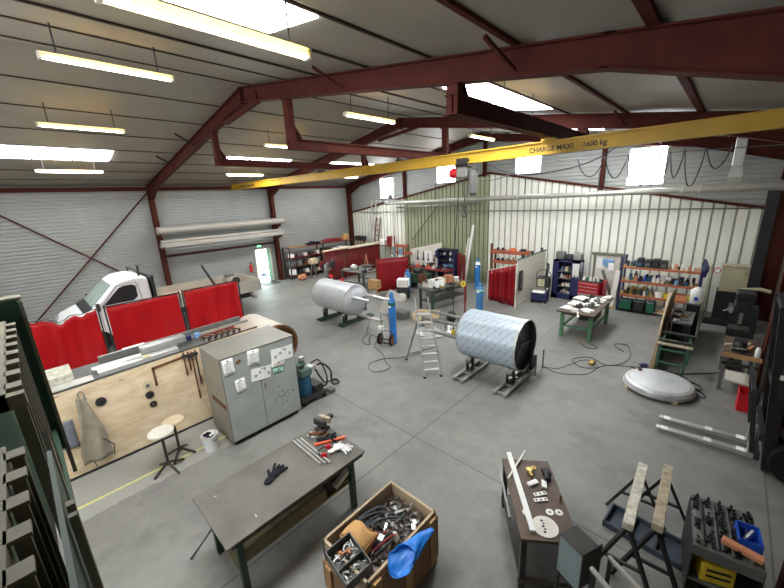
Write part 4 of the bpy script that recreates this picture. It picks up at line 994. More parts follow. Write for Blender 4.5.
for k, (x, y, rz) in enumerate(((-1.2,3.68,.3),(-1.16,3.6,.2))):
    a = P2(x,y)
    o = single('chain_link_plate', lay(S().cbox((a[0],a[1],.012),(.05,.16,.01),(0,0,rz))), 'paper', ('perforated white strip lying across the brown table','perforated white strip closer to the washers')[k], 'plate', bev=.002)
    s = S()
    for q in (-.055,0,.055): s.cyl((a[0]-q*math.sin(rz),a[1]+q*math.cos(rz),.0171),(a[0]-q*math.sin(rz),a[1]+q*math.cos(rz),.0176),.013,seg=10)
    obj('holes', lay(s), 'brown_top', o)
a = P2(-1.33,3.78); single('white_block', lay(S().cbox((a[0],a[1],.02),(.06,.14,.03),(0,0,.5))), 'paper', 'white block close to the black tool on the brown table', 'block', bev=.004)
a = P2(-1.22,3.86); single('white_block', lay(S().cbox((a[0],a[1],.015),(.12,.06,.02),(0,0,-.2))), 'paper', 'white rectangular plate right of the white block', 'plate', bev=.003)
a = P2(-.98,3.72); single('steel_pin', lay(S().cyl((a[0],a[1],0),(a[0],a[1],.1),.014)), 'rust', 'brown pin standing at the edge of the brown table', 'pin')
# sheet-metal enclosure and welded tube frame
e = thing('steel_enclosure', 'open grey sheet-steel box standing at the end of the brown table', 'enclosure', (-.605, 3.12, 0), math.radians(-24))
obj('side_panel', S().box(-.15,-.115,.55,.12,-.105,.995), 'bluegrey', e, label='blue-grey plate')
obj('top_plate', S().box(-.15,-.115,.995,.115,.115,1.005), 'dark_metal', e)
obj('back_panel', S().box(-.15,.105,.5,.115,.115,.995).box(-.15,-.115,.5,-.14,.115,.995), 'dark_metal', e)
obj('end_flange', S().box(.115,-.125,.62,.125,.135,1.04), 'dark_metal', e)
for x in (-.14,.1):
    for y in (-.1,.1): obj('leg', S().box(x-.014,y-.014,0,x+.014,y+.014,.55), 'dark_metal', e)
f = thing('welded_trestle', 'welded frame of square steel tubes below the two trestles', 'frame', (0, 0, 0))
obj('rail', S().bar((-.47,2.96,.95),(.02,2.66,.95),.035,.035), 'galv', f, bev=.004)
obj('rail', S().bar((-.375,3.15,.98),(.19,2.83,.98),.035,.035), 'galv', f, bev=.004)
for x, y, z in ((-.45,2.945,.94),(.0,2.67,.94),(-.355,3.14,.97),(.17,2.84,.97)): obj('leg', S().box(x-.018,y-.018,0,x+.018,y+.018,z), 'dark_metal', f)
obj('crossbar', S().bar((-.45,2.945,.4),(-.355,3.14,.4),.03,.03), 'dark_metal', f); obj('crossbar', S().bar((0,2.67,.8),(.17,2.84,.8),.03,.03), 'dark_metal', f)
obj('plate_offcut', S().cbox((-.2,2.96,.72),(.18,.16,.012),(.1,.1,-.5)), 'wood_grey', f, label='pale plate')

# ------------------------------------------------------------------ trestles
def trestle(x0, y0, x1, y1, z, lab, m, ml, spread):
    t = thing('trestle', lab, 'trestle', (0, 0, 0)); p, q = Vector((x0,y0,z)), Vector((x1,y1,z)); d = (q-p).normalized(); n = Vector((-d.y,d.x,0))
    obj('top_beam', S().bar(p,q,.10,.09), m, t, bev=.006)
    for e, sg in ((p+d*.08,-1),(q-d*.08,1)):
        for s_ in (-1,1):
            foot = e + n*s_*spread + d*sg*.12; foot.z = 0
            obj('leg', S().bar(e-Vector((0,0,.06)), foot, .04, .035), ml, t)
        a = e*0.5+Vector(e)*0.5; zc = .35
        f1 = e + n*spread*(1-zc/z)+d*sg*.07; f2 = e - n*spread*(1-zc/z)+d*sg*.07; f1.z = f2.z = zc
        obj('brace', S().bar(f1, f2, .03, .03), ml, t)
    return t
trestle(-.36,4.87,-.32,3.76,.85,'trestle with a worn whitish beam, next to the brown table','wood_white','dark_metal',.33)
trestle(-.12,5.03,-.09,3.93,.85,'trestle with a worn brownish beam, beside the clamp cart','wood_grey','black',.33)
t = thing('plastic_tray', 'dark blue-grey tray on the floor under the trestles', 'tray', (-.22, 4.66, 0), -.1)
obj('tray_shell', S().box(-.42,-.2,0,.42,.2,.015).box(-.42,-.2,0,-.4,.2,.08).box(.4,-.2,0,.42,.2,.08).box(-.42,-.2,0,.42,-.18,.08).box(-.42,.18,0,.42,.2,.08), 'slate', t)
obj('tray_divider', S().box(-.14,-.18,.01,-.12,.18,.07), 'dark', t); obj('tray_divider', S().box(.13,-.18,.01,.15,.18,.07), 'dark', t)
single('scrap_ring', S().rev((0,0,.015),(0,0,1),[(0,.12),(.02,.12),(.02,.09),(0,.09),(0,.12)],20,False), 'dark_metal', 'dark ring lying at the foot of the nearer trestle leg', 'ring', loc=(-.1,3.75,0))

# ------------------------------------------------------------------ grey cart with rows of clamp parts
c = thing('parts_cart', 'grey steel cart with rows of black clamping parts on top', 'cart', (.43, 4.5, 0), math.radians(6))
CW, CD, CH = .265, .39, .74
obj('cart_top', S().box(-CW,-CD,CH-.03,CW,CD,CH), 'cable_grey', c, bev=.005)
obj('shelf', S().box(-CW+.01,-CD+.01,.28,CW-.01,CD-.01,.3).box(-CW+.01,-CD+.01,.08,CW-.01,CD-.01,.1), 'cable_grey', c)
obj('back_panel', S().box(-CW,CD-.012,.08,CW,CD,CH-.03), 'dark', c); obj('side_panel', S().box(-CW,-CD,.08,-CW+.01,CD,CH-.03), 'dark', c); obj('side_panel', S().box(CW-.01,-CD,.08,CW,CD,CH-.03), 'dark', c)
obj('front_rail', S().box(-CW,-CD,CH-.12,CW,-CD+.012,CH-.03), 'cable_grey', c)
for x in (-CW+.04,CW-.04):
    for y in (-CD+.05,CD-.05): obj('caster', S().cyl((x-.02,y,.04),(x+.02,y,.04),.04), 'rubber', c)
for x in (-.19,-.08,.035,.17): obj('divider', S().box(x-.008,-CD+.03,CH,x+.008,CD-.02,CH+.035), 'grey_metal', c)
Rc = Matrix.Translation((.43,4.5,CH)) @ Matrix.Rotation(math.radians(6),4,'Z')
proto = None; rr = random.Random(21)
for row, x in enumerate((-.225,-.125,-.02,.085)):
    for k in range(14):
        if (row == 0 and k in (1,2,6,7)) or (row == 1 and k in (4,5,9,10)): continue
        v = Rc @ Vector((x + rr.uniform(-.015,.015), -CD+.07+k*.051, 0))
        if proto is None:
            proto = thing('clamp_bolt', '', 'bolt', v, rr.uniform(0,3))
            obj('shank', S().cyl((0,0,0),(0,0,.06),.009,seg=8), 'dark', proto); obj('head', S().cyl((0,0,.045),(0,0,.062),.015,seg=6).box(-.03,-.01,0,.014,.01,.025), 'black', proto); o = proto
        else: o = dup(proto, loc=v, rz=rr.uniform(0,3))
        o['label'] = 'black clamp bolt standing in the %s row from the trestles on the parts cart' % nth(row); o['group'] = 'clamp bolts, %s row' % nth(row)
for k in range(9):
    v = Rc @ Vector((.2+rr.uniform(-.03,.03), .1+k*.03, 0)); o = dup(proto, loc=v, rz=rr.uniform(0,3)); o['label'] = 'black clamp bolt piled behind the blue bin on the parts cart'; o['group'] = 'clamp bolts behind the blue bin'
for k, (x, y) in enumerate(((-.225,.02),(-.125,.1),(-.225,-.28))):
    v = Rc @ Vector((x,y,.03)); single('steel_block', S().cbox((0,0,0),(.06,.12,.05),(0,0,.2)), 'grey_metal', ('pale steel block midway along the first row on the parts cart','pale steel block midway along the second row on the parts cart','pale steel block at the near end of the first row on the parts cart')[k], 'block', loc=v, bev=.004)
b = thing('blue_bin', 'bright blue plastic bin on the parts cart', 'bin', Rc @ Vector((.17,-.05,.0)), math.radians(6))
obj('bin_shell', S().box(-.09,-.13,0,.09,.13,.012).box(-.09,-.13,0,-.08,.13,.11).box(.08,-.13,0,.09,.13,.11).box(-.09,-.13,0,.09,-.12,.11).box(-.09,.12,0,.09,.13,.11), 'blue_bin', b)
s = S()
for k in range(8): s.cyl((-.05+.012*k,-.08+.02*k,.02),(-.03+.01*k,-.06+.02*k,.09),.014,seg=6)
obj('contents', s, 'light_metal', b)
single('copper_plate', S().cbox((0,0,.06),(.3,.075,.05),(0,.06,-.1)), 'terracotta', 'copper-orange flat block on the front corner of the parts cart', 'block', loc=Rc @ Vector((.1,-.27,.0)), bev=.005)
m = thing('yellow_case', 'yellow plastic tool case on the lower shelf of the parts cart', 'case', Rc @ Vector((-.06,-.2,-.437)), math.radians(20))
obj('case_body', S().box(-.14,-.14,0,.14,.14,.24), 'yellow_plastic', m, bev=.02); obj('case_slot', S().box(-.1,-.142,.08,.1,-.139,.11).box(-.1,-.142,.15,.1,-.139,.18), 'black', m); obj('handle', S().tube([(-.06,0,.24),(-.05,0,.28),(.05,0,.28),(.06,0,.24)],.012), 'black', m)
# ------------------------------------------------------------------ steel tanks on roller beds
def roller_bed(x, y0, y1, lab, m, w=.16):
    t = thing('roller_bed', lab, 'roller bed', (x, 0, 0))
    for sx in (-w/2, w/2): obj('rail', S().box(sx-.04,y0,.03,sx+.04,y1,.09), m, t, bev=.004)
    for k in range(4):
        y = y0+.08+(y1-y0-.16)*k/3; obj('crosspiece', S().box(-w/2,y-.02,.035,w/2,y+.02,.07), m, t)
    for y in (y0+.05, y1-.05):
        for sx in (-w/2, w/2): obj('caster', S().cyl((sx-.015,y,.03),(sx+.015,y,.03),.03), 'dark_metal', t)
    return t
def rollers(t, ya, yb, r, z, m='grey_metal'):
    for y in (ya, yb):
        k = obj('roller', S().cyl((-.06,y,z),(.06,y,z),r,seg=18), m, t, smooth=True)
        obj('roller_fork', S().box(-.085,y-.05,.08,-.065,y+.05,z+.03).box(.065,y-.05,.08,.085,y+.05,z+.03), 'dark_metal', k)
TY, TZ, TR = 7.78, .9, .56
t = thing('steel_tank', 'stainless tank with a domed end and three leg tubes, farther from the camera', 'tank', (0, TY, TZ))
obj('shell', S().rev((-11.1,0,0),(1,0,0),[(0,TR-.03),(.03,TR),(1.85,TR)],44,False), 'stainless', t, smooth=True)
obj('domed_end', S().rev((-9.25,0,0),(1,0,0),[(0,TR),(.08,TR*.97),(.18,TR*.83),(.26,TR*.6),(.31,TR*.3),(.325,0)],44), 'stainless', t, smooth=True)
obj('domed_end', S().rev((-11.1,0,0),(-1,0,0),[(0,TR-.03),(.06,TR*.85),(.12,TR*.5),(.14,0)],44), 'stainless', t, smooth=True)
obj('weld_seam', S().rev((-9.28,0,0),(1,0,0),[(0,TR+.004),(.05,TR+.006),(.05,TR-.01),(0,TR-.01),(0,TR+.004)],44,False), 'light_metal', t, smooth=True)
for dy, dz, x1 in ((-.3,.2,-8.2),(.33,.14,-7.85),(.0,-.52,-7.95)):
    lg = obj('leg_tube', S().rev((-9.25,dy,dz),(1,0,0),[(0,.05),(x1+9.25,.05),(x1+9.25,.04),(x1+9.2,.04)],16), 'light_metal', t, smooth=True)
obj('nozzle', S().cyl((-8.95,.1,.1),(-8.85,.1,.1),.06).cyl((-8.95,.15,-.3),(-8.87,.15,-.3),.05), 'grey_metal', t)
for x, y0, y1, lab in ((-10.65,7.1,8.5,'green roller bed under the closed end of the farther tank'),(-9.5,7.2,8.75,'green roller bed under the domed end of the farther tank')):
    b = roller_bed(x, y0, y1, lab, 'green_dark'); rollers(b, TY-.33, TY+.33, .1, .36)
single('strap', S().tube([(-8.98,7.98,1.0),(-8.97,7.99,.65),(-9.0,7.99,.5)],.022), 'navy', 'violet cloth strap hanging from a leg tube of the farther tank', 'strap')
UY, UZ, UR = 7.45, .92, .6
t = thing('steel_tank', 'steel tank wrapped in printed pale blue film, its open dark end facing right', 'tank', (0, UY, UZ))
s = S(); uvl = s.b.loops.layers.uv.new('UVMap'); n = 48
V = [[s.b.verts.new((x, UR*math.sin(2*PI*k/n), UR*math.cos(2*PI*k/n))) for k in range(n)] for x in (-4.45,-3.0)]
for k in range(n):
    f = s.b.faces.new((V[0][k],V[1][k],V[1][(k+1)%n],V[0][(k+1)%n]))
    for lp, (uu, kk) in zip(f.loops, ((0,k),(1.45,k),(1.45,k+1),(0,k+1))): lp[uvl].uv = (uu, kk*2*PI*UR/n)
obj('film_wrapped_shell', s, 'film', t, smooth=True)
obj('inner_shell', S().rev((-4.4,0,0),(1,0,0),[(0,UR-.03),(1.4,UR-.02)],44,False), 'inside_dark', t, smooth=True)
obj('bright_rim', S().rev((-3.03,0,0),(1,0,0),[(0,UR+.005),(.04,UR+.005),(.04,UR-.02),(0,UR-.02),(0,UR+.005)],48,False), 'light_metal', t, smooth=True)
obj('seam_band', S().rev((-3.98,0,0),(1,0,0),[(0,UR+.002),(.012,UR+.005),(.024,UR+.002)],48,False), 'film', t, smooth=True)
obj('seam_band', S().rev((-3.5,0,0),(1,0,0),[(0,UR+.002),(.012,UR+.005),(.024,UR+.002)],48,False), 'film', t, smooth=True)
obj('domed_bottom', S().rev((-4.45,0,0),(-1,0,0),[(0,UR-.01),(.08,UR*.9),(.14,UR*.6),(.16,0)],40), 'stainless', t, smooth=True)
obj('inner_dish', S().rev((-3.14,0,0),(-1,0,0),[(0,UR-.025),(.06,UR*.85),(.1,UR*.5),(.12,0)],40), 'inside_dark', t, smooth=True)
s = S()
for a in (-.4, 1.7, 3.8): s.bar((-3.1,0,0),(-3.1,.57*math.sin(a),.57*math.cos(a)),.04,.03)
obj('spider_brace', s, 'grey_metal', t)
for dy, dz, x1 in ((-.25,.2,-5.75),(.3,.2,-5.9),(.05,-.28,-5.7)):
    obj('leg_tube', S().cyl((-4.5,dy,dz),(x1,dy,dz),.045,seg=12), 'grey_metal', t, smooth=True)
b = roller_bed(-4.2, 6.5, 7.75, 'grey roller bed under the closed end of the film-wrapped tank', 'galv', .24); rollers(b, UY-.38, UY+.38, .1, .37)
b = roller_bed(-3.15, 6.52, 7.95, 'grey roller bed with drive motor under the open end of the film-wrapped tank', 'galv', .24); rollers(b, UY-.38, UY+.38, .1, .37)
obj('drive_motor', S().cyl((.02,7.98,.3),(.02,8.25,.3),.11,seg=16).box(-.1,7.95,.1,.14,8.2,.2), 'dark_metal', b, smooth=True)
obj('guard_frame', S().tube([(.3,7.75,.1),(.3,7.75,.62),(.3,8.2,.62),(.3,8.2,.1),(.3,7.75,.1)],.02), 'grey_metal', b)
obj('cable_box', S().box(.1,7.7,.35,.22,7.95,.52), 'dark', b, bev=.01)
# ------------------------------------------------------------------ gas cylinder trolleys and cylinders
def bottle(x, y, r, h, m, lab, collar='green_bin', z=0, nm='gas_cylinder', shoulder=None):
    t = thing(nm, lab, 'gas cylinder', (x, y, z))
    obj('bottle', S().rev((0,0,0),(0,0,1),[(0,r*.85),(.02,r),(h*.8,r)],20), m, t, smooth=True)
    obj('shoulder', S().rev((0,0,h*.8),(0,0,1),[(0,r),(h*.05,r*.85),(h*.1,r*.45),(h*.12,r*.38)],20), shoulder or m, t, smooth=True)
    obj('cap', S().rev((0,0,h*.9),(0,0,1),[(0,r*.5),(h*.02,r*.55),(h*.07,r*.5),(h*.1,r*.3)],16), m, t, smooth=True)
    if collar: obj('collar', S().rev((0,0,h*.76),(0,0,1),[(0,r+.004),(h*.05,r+.004)],20,False), collar, t)
    obj('label_patch', S().box(-.05,-r-.006,h*.72,.05,-r+.03,h*.76), 'paper', t)
    return t
bottle(-7.02,7.3,.115,1.62,'blue_gas','tall blue gas cylinder on the trolley beside the farther tank')
t = thing('gas_trolley', 'dark two-wheeled trolley holding the tall blue gas cylinder', 'trolley', (-7.12, 7.08, 0), .3)
for sx in (-.2,.2):
    w = obj('wheel', S().rev((sx-.03,0,.17),(1,0,0),[(0,.08),(.0,.165),(.02,.175),(.05,.175),(.06,.16),(.06,.08)],22), 'rubber', t, smooth=True)
    obj('rim', S().cyl((sx-.034,0,.17),(sx+.034,0,.17),.125,seg=18), 'rust', w)
obj('axle', S().cyl((-.2,0,.17),(.2,0,.17),.015), 'dark_metal', t)
obj('frame', S().tube([(-.14,.06,.06),(-.14,-.02,.9),(-.08,-.08,1.0),(.08,-.08,1.0),(.14,-.02,.9),(.14,.06,.06)],.016).bar((-.14,.02,.45),(.14,.02,.45),.03,.03), 'grey_metal', t)
obj('toe_plate', S().box(-.16,.06,.0,.16,.1,.03), 'dark_metal', t)
obj('regulator', S().box(-.2,-.14,.5,-.02,-.02,.62).cyl((-.12,-.14,.55),(-.12,-.18,.55),.05), 'offwhite', t, bev=.01)
# ------------------------------------------------------------------ stepladder
l = thing('stepladder', 'aluminium stepladder open beside the film-wrapped tank', 'ladder', (0, 0, 0))
f1, f2 = Vector((-4.93,6.17,0)), Vector((-4.68,6.5,0)); t1, t2 = Vector((-5.48,6.53,1.9)), Vector((-5.21,6.71,1.9))
obj('stile', S().bar(f1,t1,.035,.065,(1,-1,0)), 'alu', l); obj('stile', S().bar(f2,t2,.035,.065,(1,-1,0)), 'alu', l)
for k in range(7):
    u = .09+.098*k; obj('step', S().bar(f1.lerp(t1,u),f2.lerp(t2,u),.09,.03), 'alu', l)
r1, r2 = Vector((-5.95,6.66,0)), Vector((-5.6,7.6,0))
obj('rear_leg', S().bar(r1,t1.lerp(f1,.3),.03,.04), 'grey_metal', l); obj('rear_leg', S().bar(r2,t2.lerp(f2,.3),.03,.04), 'grey_metal', l)
obj('rear_brace', S().bar(r1.lerp(t1,.1),r2.lerp(t2,.1),.025,.03), 'grey_metal', l)
obj('platform', S().bar(f1.lerp(t1,.78),f2.lerp(t2,.78),.12,.03), 'alu', l)
for v in (f1,f2,r1,r2): obj('foot', S().cbox((v.x,v.y,.02),(.06,.08,.04),(0,0,.85)), 'black', l)
# ------------------------------------------------------------------ dished head on blocks, fork lift
t = thing('dished_head', 'large round stainless dished head lying on wood blocks on the floor', 'tank head', (-.64, 8.97, .06)); t.scale = (.94, .94, 1)
obj('dish', S().rev((0,0,0),(0,0,1),[(.0,.62),(.0,.655),(.05,.67),(.09,.665),(.12,.645),(.138,.61),(.142,.57),(.152,.35),(.156,0)],56,False), 'head_steel', t, smooth=True, angle=25)
obj('knuckle_line', S().rev((0,0,.139),(0,0,1),[(0,.6),(.006,.595),(.004,.57),(0,.6)],56,False), 'light_metal', t, smooth=True)
obj('rim_ring', S().rev((0,0,-.005),(0,0,1),[(0,.685),(.035,.69),(.04,.66),(0,.655),(0,.685)],56,False), 'light_metal', t, smooth=True)
obj('nozzle', S().cyl((-.42,.3,.13),(-.42,.3,.2),.04), 'rust', t)
for k, (a, w) in enumerate(((3.75,'nearest the film-wrapped tank'),(5.3,'nearest the fork tips'),(1.5,'on the far side by the green trestle'))):
    single('wood_block', S().cbox((-.64+.59*math.cos(a),8.97+.59*math.sin(a),.03),(.12,.09,.06),(0,0,a)), 'wood_pale', 'pale wood block under the dished head, ' + w, 'block', bev=.004)
f = thing('forklift', 'dark red forklift with long bare forks reaching into the hall', 'forklift', (0, 0, 0))
for y in (7.3, 7.68):
    k_ = obj('fork', S().prism([(-.45,.06),(.78,.06),(.78,.62),(.72,.62),(.72,.14),(.3,.115),(-.45,.075)], 'y', y-.055, y+.055), 'light_metal', f, bev=.004)
    for xa, za in ((-.38,.0765),(.2,.112),(.6,.132)): obj('worn_patch', S().box(xa,y-.056,za,xa+.1,y+.056,za+.009), 'paper', k_)
obj('carriage', S().box(.78,7.0,.2,.84,8.0,.3).box(.78,7.0,.55,.84,8.0,.65), 'dark', f)
obj('load_backrest', S().bar((.75,7.02,.3),(.62,7.02,1.3),.05,.06).bar((.75,7.98,.3),(.62,7.98,1.3),.05,.06).bar((.62,7.0,1.3),(.62,8.0,1.3),.05,.05).bar((.72,7.3,.6),(.62,7.3,1.3),.03,.03).bar((.72,7.65,.6),(.62,7.65,1.3),.03,.03), 'dark', f)
for y in (7.02, 7.9):
    obj('mast_upright', S().bar((.95,y,.08),(.74,y,2.62),.09,.14,(1,0,0)), 'black', f)
    obj('inner_mast', S().bar((.99,y+.1,.1),(.80,y+.1,2.45),.07,.1,(1,0,0)), 'dark', f)
for a_, b_ in (((.74,6.98,2.58),(.74,7.95,2.58)),((.92,6.98,.35),(.92,7.95,.35)),((.85,6.98,1.35),(.85,7.95,1.35))): obj('mast_crosshead', S().bar(a_,b_,.1,.1), 'black', f)
obj('lift_cylinder', S().cyl((1.0,7.28,.2),(.86,7.28,2.2),.05).cyl((1.0,7.68,.2),(.86,7.68,2.2),.05), 'dark_metal', f, smooth=True)
obj('mast_decal', S().cbox((.885,6.945,1.95),(.1,.006,.09),(0,.08,0)).cbox((.9,6.945,1.62),(.14,.006,.07),(0,.08,0)).cbox((.89,6.945,1.74),(.06,.006,.1),(0,.08,0)), 'offwhite', f)
obj('side_plate', S().prism([(.86,1.3),(1.02,1.3),(.98,2.35),(.8,2.35)], 'y', 6.95, 6.97), 'dark', f)
obj('chassis', S().prism([(1.25,.35),(2.9,.35),(2.9,1.2),(2.2,1.25),(1.9,.85),(1.25,.7)], 'y', 7.0, 7.95), 'red', f, bev=.03)
obj('overhead_guard', S().bar((1.3,7.05,.7),(1.45,7.05,2.1),.06,.06).bar((1.3,7.9,.7),(1.45,7.9,2.1),.06,.06).bar((2.7,7.05,1.2),(2.5,7.05,2.1),.06,.06).bar((2.7,7.9,1.2),(2.5,7.9,2.1),.06,.06).box(1.4,7.0,2.1,2.55,7.95,2.16), 'black', f)
obj('drive_seat', S().box(1.95,7.25,1.0,2.4,7.7,1.15).box(2.3,7.25,1.1,2.42,7.7,1.6), 'black', f, bev=.03)
for x, r in ((1.24,.33),(2.55,.26)):
    for y in (6.88, 7.88):
        w = obj('wheel', S().rev((x,y,r),(0,1,0),[(0,r*.5),(0,r*.94),(.04,r),(.16,r),(.2,r*.94),(.2,r*.5)],26), 'rubber', f, smooth=True)
        obj('hub', S().rev((x,y-.005,r),(0,1,0),[(0,r*.45),(.03,r*.5),(.18,r*.5),(.21,r*.45)],18), 'grey_metal', w)
obj('work_lamp', S().cyl((1.05,6.9,.95),(1.12,6.9,.95),.08,.1), 'dark_metal', f)
# red bins beside the forklift
b = thing('red_bin', 'red plastic bin on the floor in front of the vise bench', 'bin', (.7, 9.05, 0), .05)
obj('bin_shell', S().box(-.09,-.11,0,.09,.11,.01).prism([(-.11,0),(.11,0),(.12,.44),(-.12,.36)],'x',-.1,-.09).prism([(-.11,0),(.11,0),(.12,.44),(-.12,.36)],'x',.09,.1).box(-.1,.1,0,.1,.12,.44).box(-.1,-.12,0,.1,-.1,.36), 'red', b, bev=.004)
obj('bin_lip', S().box(-.11,-.14,.35,.11,-.11,.37), 'tool_red', b)

# ------------------------------------------------------------------ green-legged table with white parts
t = thing('green_table', 'steel table with green legs covered in white parts and papers', 'table', (0, 0, 0))
obj('table_plate', S().box(-3.42,10.62,.82,-2.4,12.95,.86), 'brown_top', t, bev=.004)
for x, y in ((-3.3,10.85),(-2.52,10.85),(-3.3,12.7),(-2.52,12.7)): obj('leg', S().box(x-.05,y-.04,0,x+.05,y+.04,.82), 'green_leg', t)
obj('stretcher', S().box(-3.3,10.82,.33,-2.5,10.88,.38).box(-3.33,10.85,.3,-3.27,12.7,.35).box(-2.55,10.85,.3,-2.49,12.7,.35), 'green_leg', t)
obj('apron', S().box(-3.32,10.8,.72,-2.48,10.83,.82).box(-2.5,10.85,.72,-2.47,12.7,.82), 'dark_metal', t)
obj('drawer_box', S().box(-2.95,11.2,.5,-2.5,11.9,.8), 'dark', t, bev=.01)
rr = random.Random(31)
WH = [(-3.2,10.95,.4,.2,'sheet','nearest the film-wrapped tank'),(-3.1,11.5,.5,.3,'sheet','along the wall-facing edge'),(-2.75,11.6,.35,.25,'sheet','in the middle of the table'),(-2.7,12.3,.5,.25,'block','near the shelf end'),(-3.15,12.2,.4,.3,'block','near the tool chest'),(-2.6,10.95,.25,.2,'block','at the corner nearest the forks'),(-2.55,12.7,.2,.2,'block','at the far corner')]
for k, (x, y, w, d_, kind, where) in enumerate(WH):
    s = S()
    for q in range(3): s.cbox((rr.uniform(-.05,.05),rr.uniform(-.05,.05),.015+.02*q),(w*rr.uniform(.6,1),d_*rr.uniform(.6,1),.012 if kind=='sheet' else .03),(rr.uniform(-.05,.05),rr.uniform(-.05,.05),rr.uniform(-.6,.6)))
    single('white_part', s, 'paper', 'bundle of white cut parts on the green table, ' + where, 'part', loc=(x,y,.862))
for k in range(12):
    single('white_offcut', S().cbox((0,0,.02),(rr.uniform(.1,.26),rr.uniform(.06,.16),.02),(rr.uniform(-.1,.1),rr.uniform(-.1,.1),rr.uniform(0,3))), 'paper' if k%3 else 'galv', '%s flat offcut on the green table, %s from the end facing the dished head' % ('white' if k%3 else 'grey', nth(k)), 'offcut', 'flat offcuts on the green table', loc=(-3.25+.75*rr.random(),10.75+.17*k,.862))
for k in range(5):
    single('machined_part', S().cbox((0,0,.05),(.18,.12,.1),(0,0,rr.uniform(0,3))).cyl((.02,0,.1),(.02,0,.15),.04), ('dark_metal','grey_metal')[k%2], 'dark metal part on the green table, %s from the end with the drawer' % nth(k), 'part', loc=(-2.95+.25*(k%2),11.2+.3*k,.862))
single('paper_strip', S().cbox((0,0,0),(.05,.22,.01),(.5,0,.4)), 'paper', 'white strip hanging over the near edge of the green table', 'strip', loc=(-2.82,10.62,.84))

# ------------------------------------------------------------------ navy cabinet, tool chest, orange shelving along the gable
c = thing('open_cabinet', 'navy open-fronted steel cabinet with cases stacked on top', 'cabinet', (0, 0, 0))
ax0, ax1, ay0, ay1, az = -5.06, -4.05, 14.9, 15.45, 1.58
obj('body', S().box(ax0,ay0,0,ax0+.22,ay1,az).box(ax1-.3,ay0,0,ax1,ay1,az).box(ax0,ay1-.03,0,ax1,ay1,az).box(ax0,ay0,az-.06,ax1,ay1,az).box(ax0,ay0,0,ax1,ay1,.2), 'navy', c)
for k, z in enumerate((.5,.82,1.12)): obj('shelf', S().box(ax0+.2,ay0+.02,z,ax1-.28,ay1,z+.03), 'cable_grey', c)
rr = random.Random(8)
cols = ['paper','grey_metal','offwhite','terracotta','blue_pale','dark','brass','cloth_grey','wood_pale']
cn = {'paper':'white','grey_metal':'grey','offwhite':'cream','terracotta':'brick-red','blue_pale':'pale blue','dark':'black','brass':'brass','cloth_grey':'grey-blue','wood_pale':'tan','yellow_plastic':'yellow','red':'red','green_bin':'green','navy':'navy','teal':'teal','light_metal':'shiny','pink':'pink','black':'black','orange_bright':'orange','rust':'brown','blue_bin':'blue','machine_green':'grey-green','cardboard':'cardboard','tool_red':'dark red','dark_metal':'dark grey'}
def goods(x0, x1, y, z, n, pal, hmin, hmax, place, grp, frm, seed, depth=.2, kinds=('bottle','can','box','jar')):
    """a row of separate small goods standing on a shelf, counted from x0"""
    rd = random.Random(seed); w = (x1-x0)/n
    for k in range(n):
        kind = rd.choice(kinds); m = rd.choice(pal); h = rd.uniform(hmin,hmax); r = min(w*.46, rd.uniform(.035,.075)); x = x0+w*(k+.5)
        s = S()
        if kind == 'bottle': s.rev((0,0,0),(0,0,1),[(0,r),(h*.62,r),(h*.75,r*.45),(h*.92,r*.4),(h,r*.4)],10)
        elif kind == 'can': s.rev((0,0,0),(0,0,1),[(0,r*.95),(.01,r),(h*.8-.01,r),(h*.8,r*.93)],12)
        elif kind == 'jar': s.rev((0,0,0),(0,0,1),[(0,r),(h*.6,r),(h*.66,r*.8),(h*.66,r*.9),(h*.75,r*.9)],12)
        else: s.cbox((0,0,h*.4),(w*.85,depth,h*.8),(0,0,rd.uniform(-.15,.15)))
        single(kind if kind != 'box' else 'small_box', s, m, '%s %s, %s from %s on %s' % (cn[m], kind, nth(k), frm, place), kind, grp, loc=(x, y+rd.uniform(-.06,.06), z), smooth=(kind!='box'), bev=0)
for k, z in enumerate((.2,.53,.85,1.15)):
    goods(ax0+.26, ax1-.34, ay0+.2, z, 4, cols, .12, .22, 'the %s shelf of the navy cabinet' % ('bottom','second','third','top')[k], 'goods in the navy cabinet', 'its open side', 40+k)
for k, (x, w, h, m) in enumerate(((-4.85,.36,.34,'cable_grey'),(-4.5,.3,.24,'dark'),(-4.2,.34,.32,'grey_metal'))):
    s = S().prism([(-.14,0),(.14,0),(.14,h*.7),(.05,h),(-.1,h),(-.14,h*.8)],'x',-w/2,w/2)
    b = single('machine_case', s, m, ('dark rounded case at the hose trolley end on the navy cabinet','low black case in the middle on the navy cabinet','grey case nearest the tool chest on the navy cabinet')[k], 'case', loc=(x,15.15,az), bev=.05, smooth=True)
single('work_rag', S().grid(lambda u,v: (-4.3+.25*u, 14.87-.02*math.sin(u*9), 1.5-.62*v*(.7+.3*math.sin(u*8)**2)),8,8), 'cloth_white', 'white rag hanging over the front of the navy cabinet', 'rag', smooth=True, solid=.01)
single('grey_bag', S().blob((-3.98,14.95,1.35),(.07,.1,.22),.2,4,2), 'cloth_grey', 'grey bag hanging on the side of the navy cabinet', 'bag', smooth=True)
c = thing('tool_chest', 'red roller tool chest between the navy cabinet and the doorway', 'tool chest', (-3.47, 14.35, 0), -.12)
obj('chest_body', S().box(-.36,-.22,.12,.36,.24,.98), 'tool_red', c, bev=.01)
for k in range(6):
    z = .16+.135*k; d_ = obj('drawer', S().box(-.34,-.235,z,.34,-.22,z+.12), 'tool_red', c, bev=.003)
    obj('handle', S().box(-.33,-.26,z+.09,.33,-.235,z+.105), 'light_metal', d_)
obj('lid_tray', S().box(-.36,-.22,.98,.36,.24,1.0).box(-.36,.22,1.0,.36,.24,1.06), 'dark', c)
for x in (-.3,.3):
    for y in (-.17,.18): obj('caster', S().cyl((x-.02,y,.06),(x+.02,y,.06),.06), 'rubber', c)
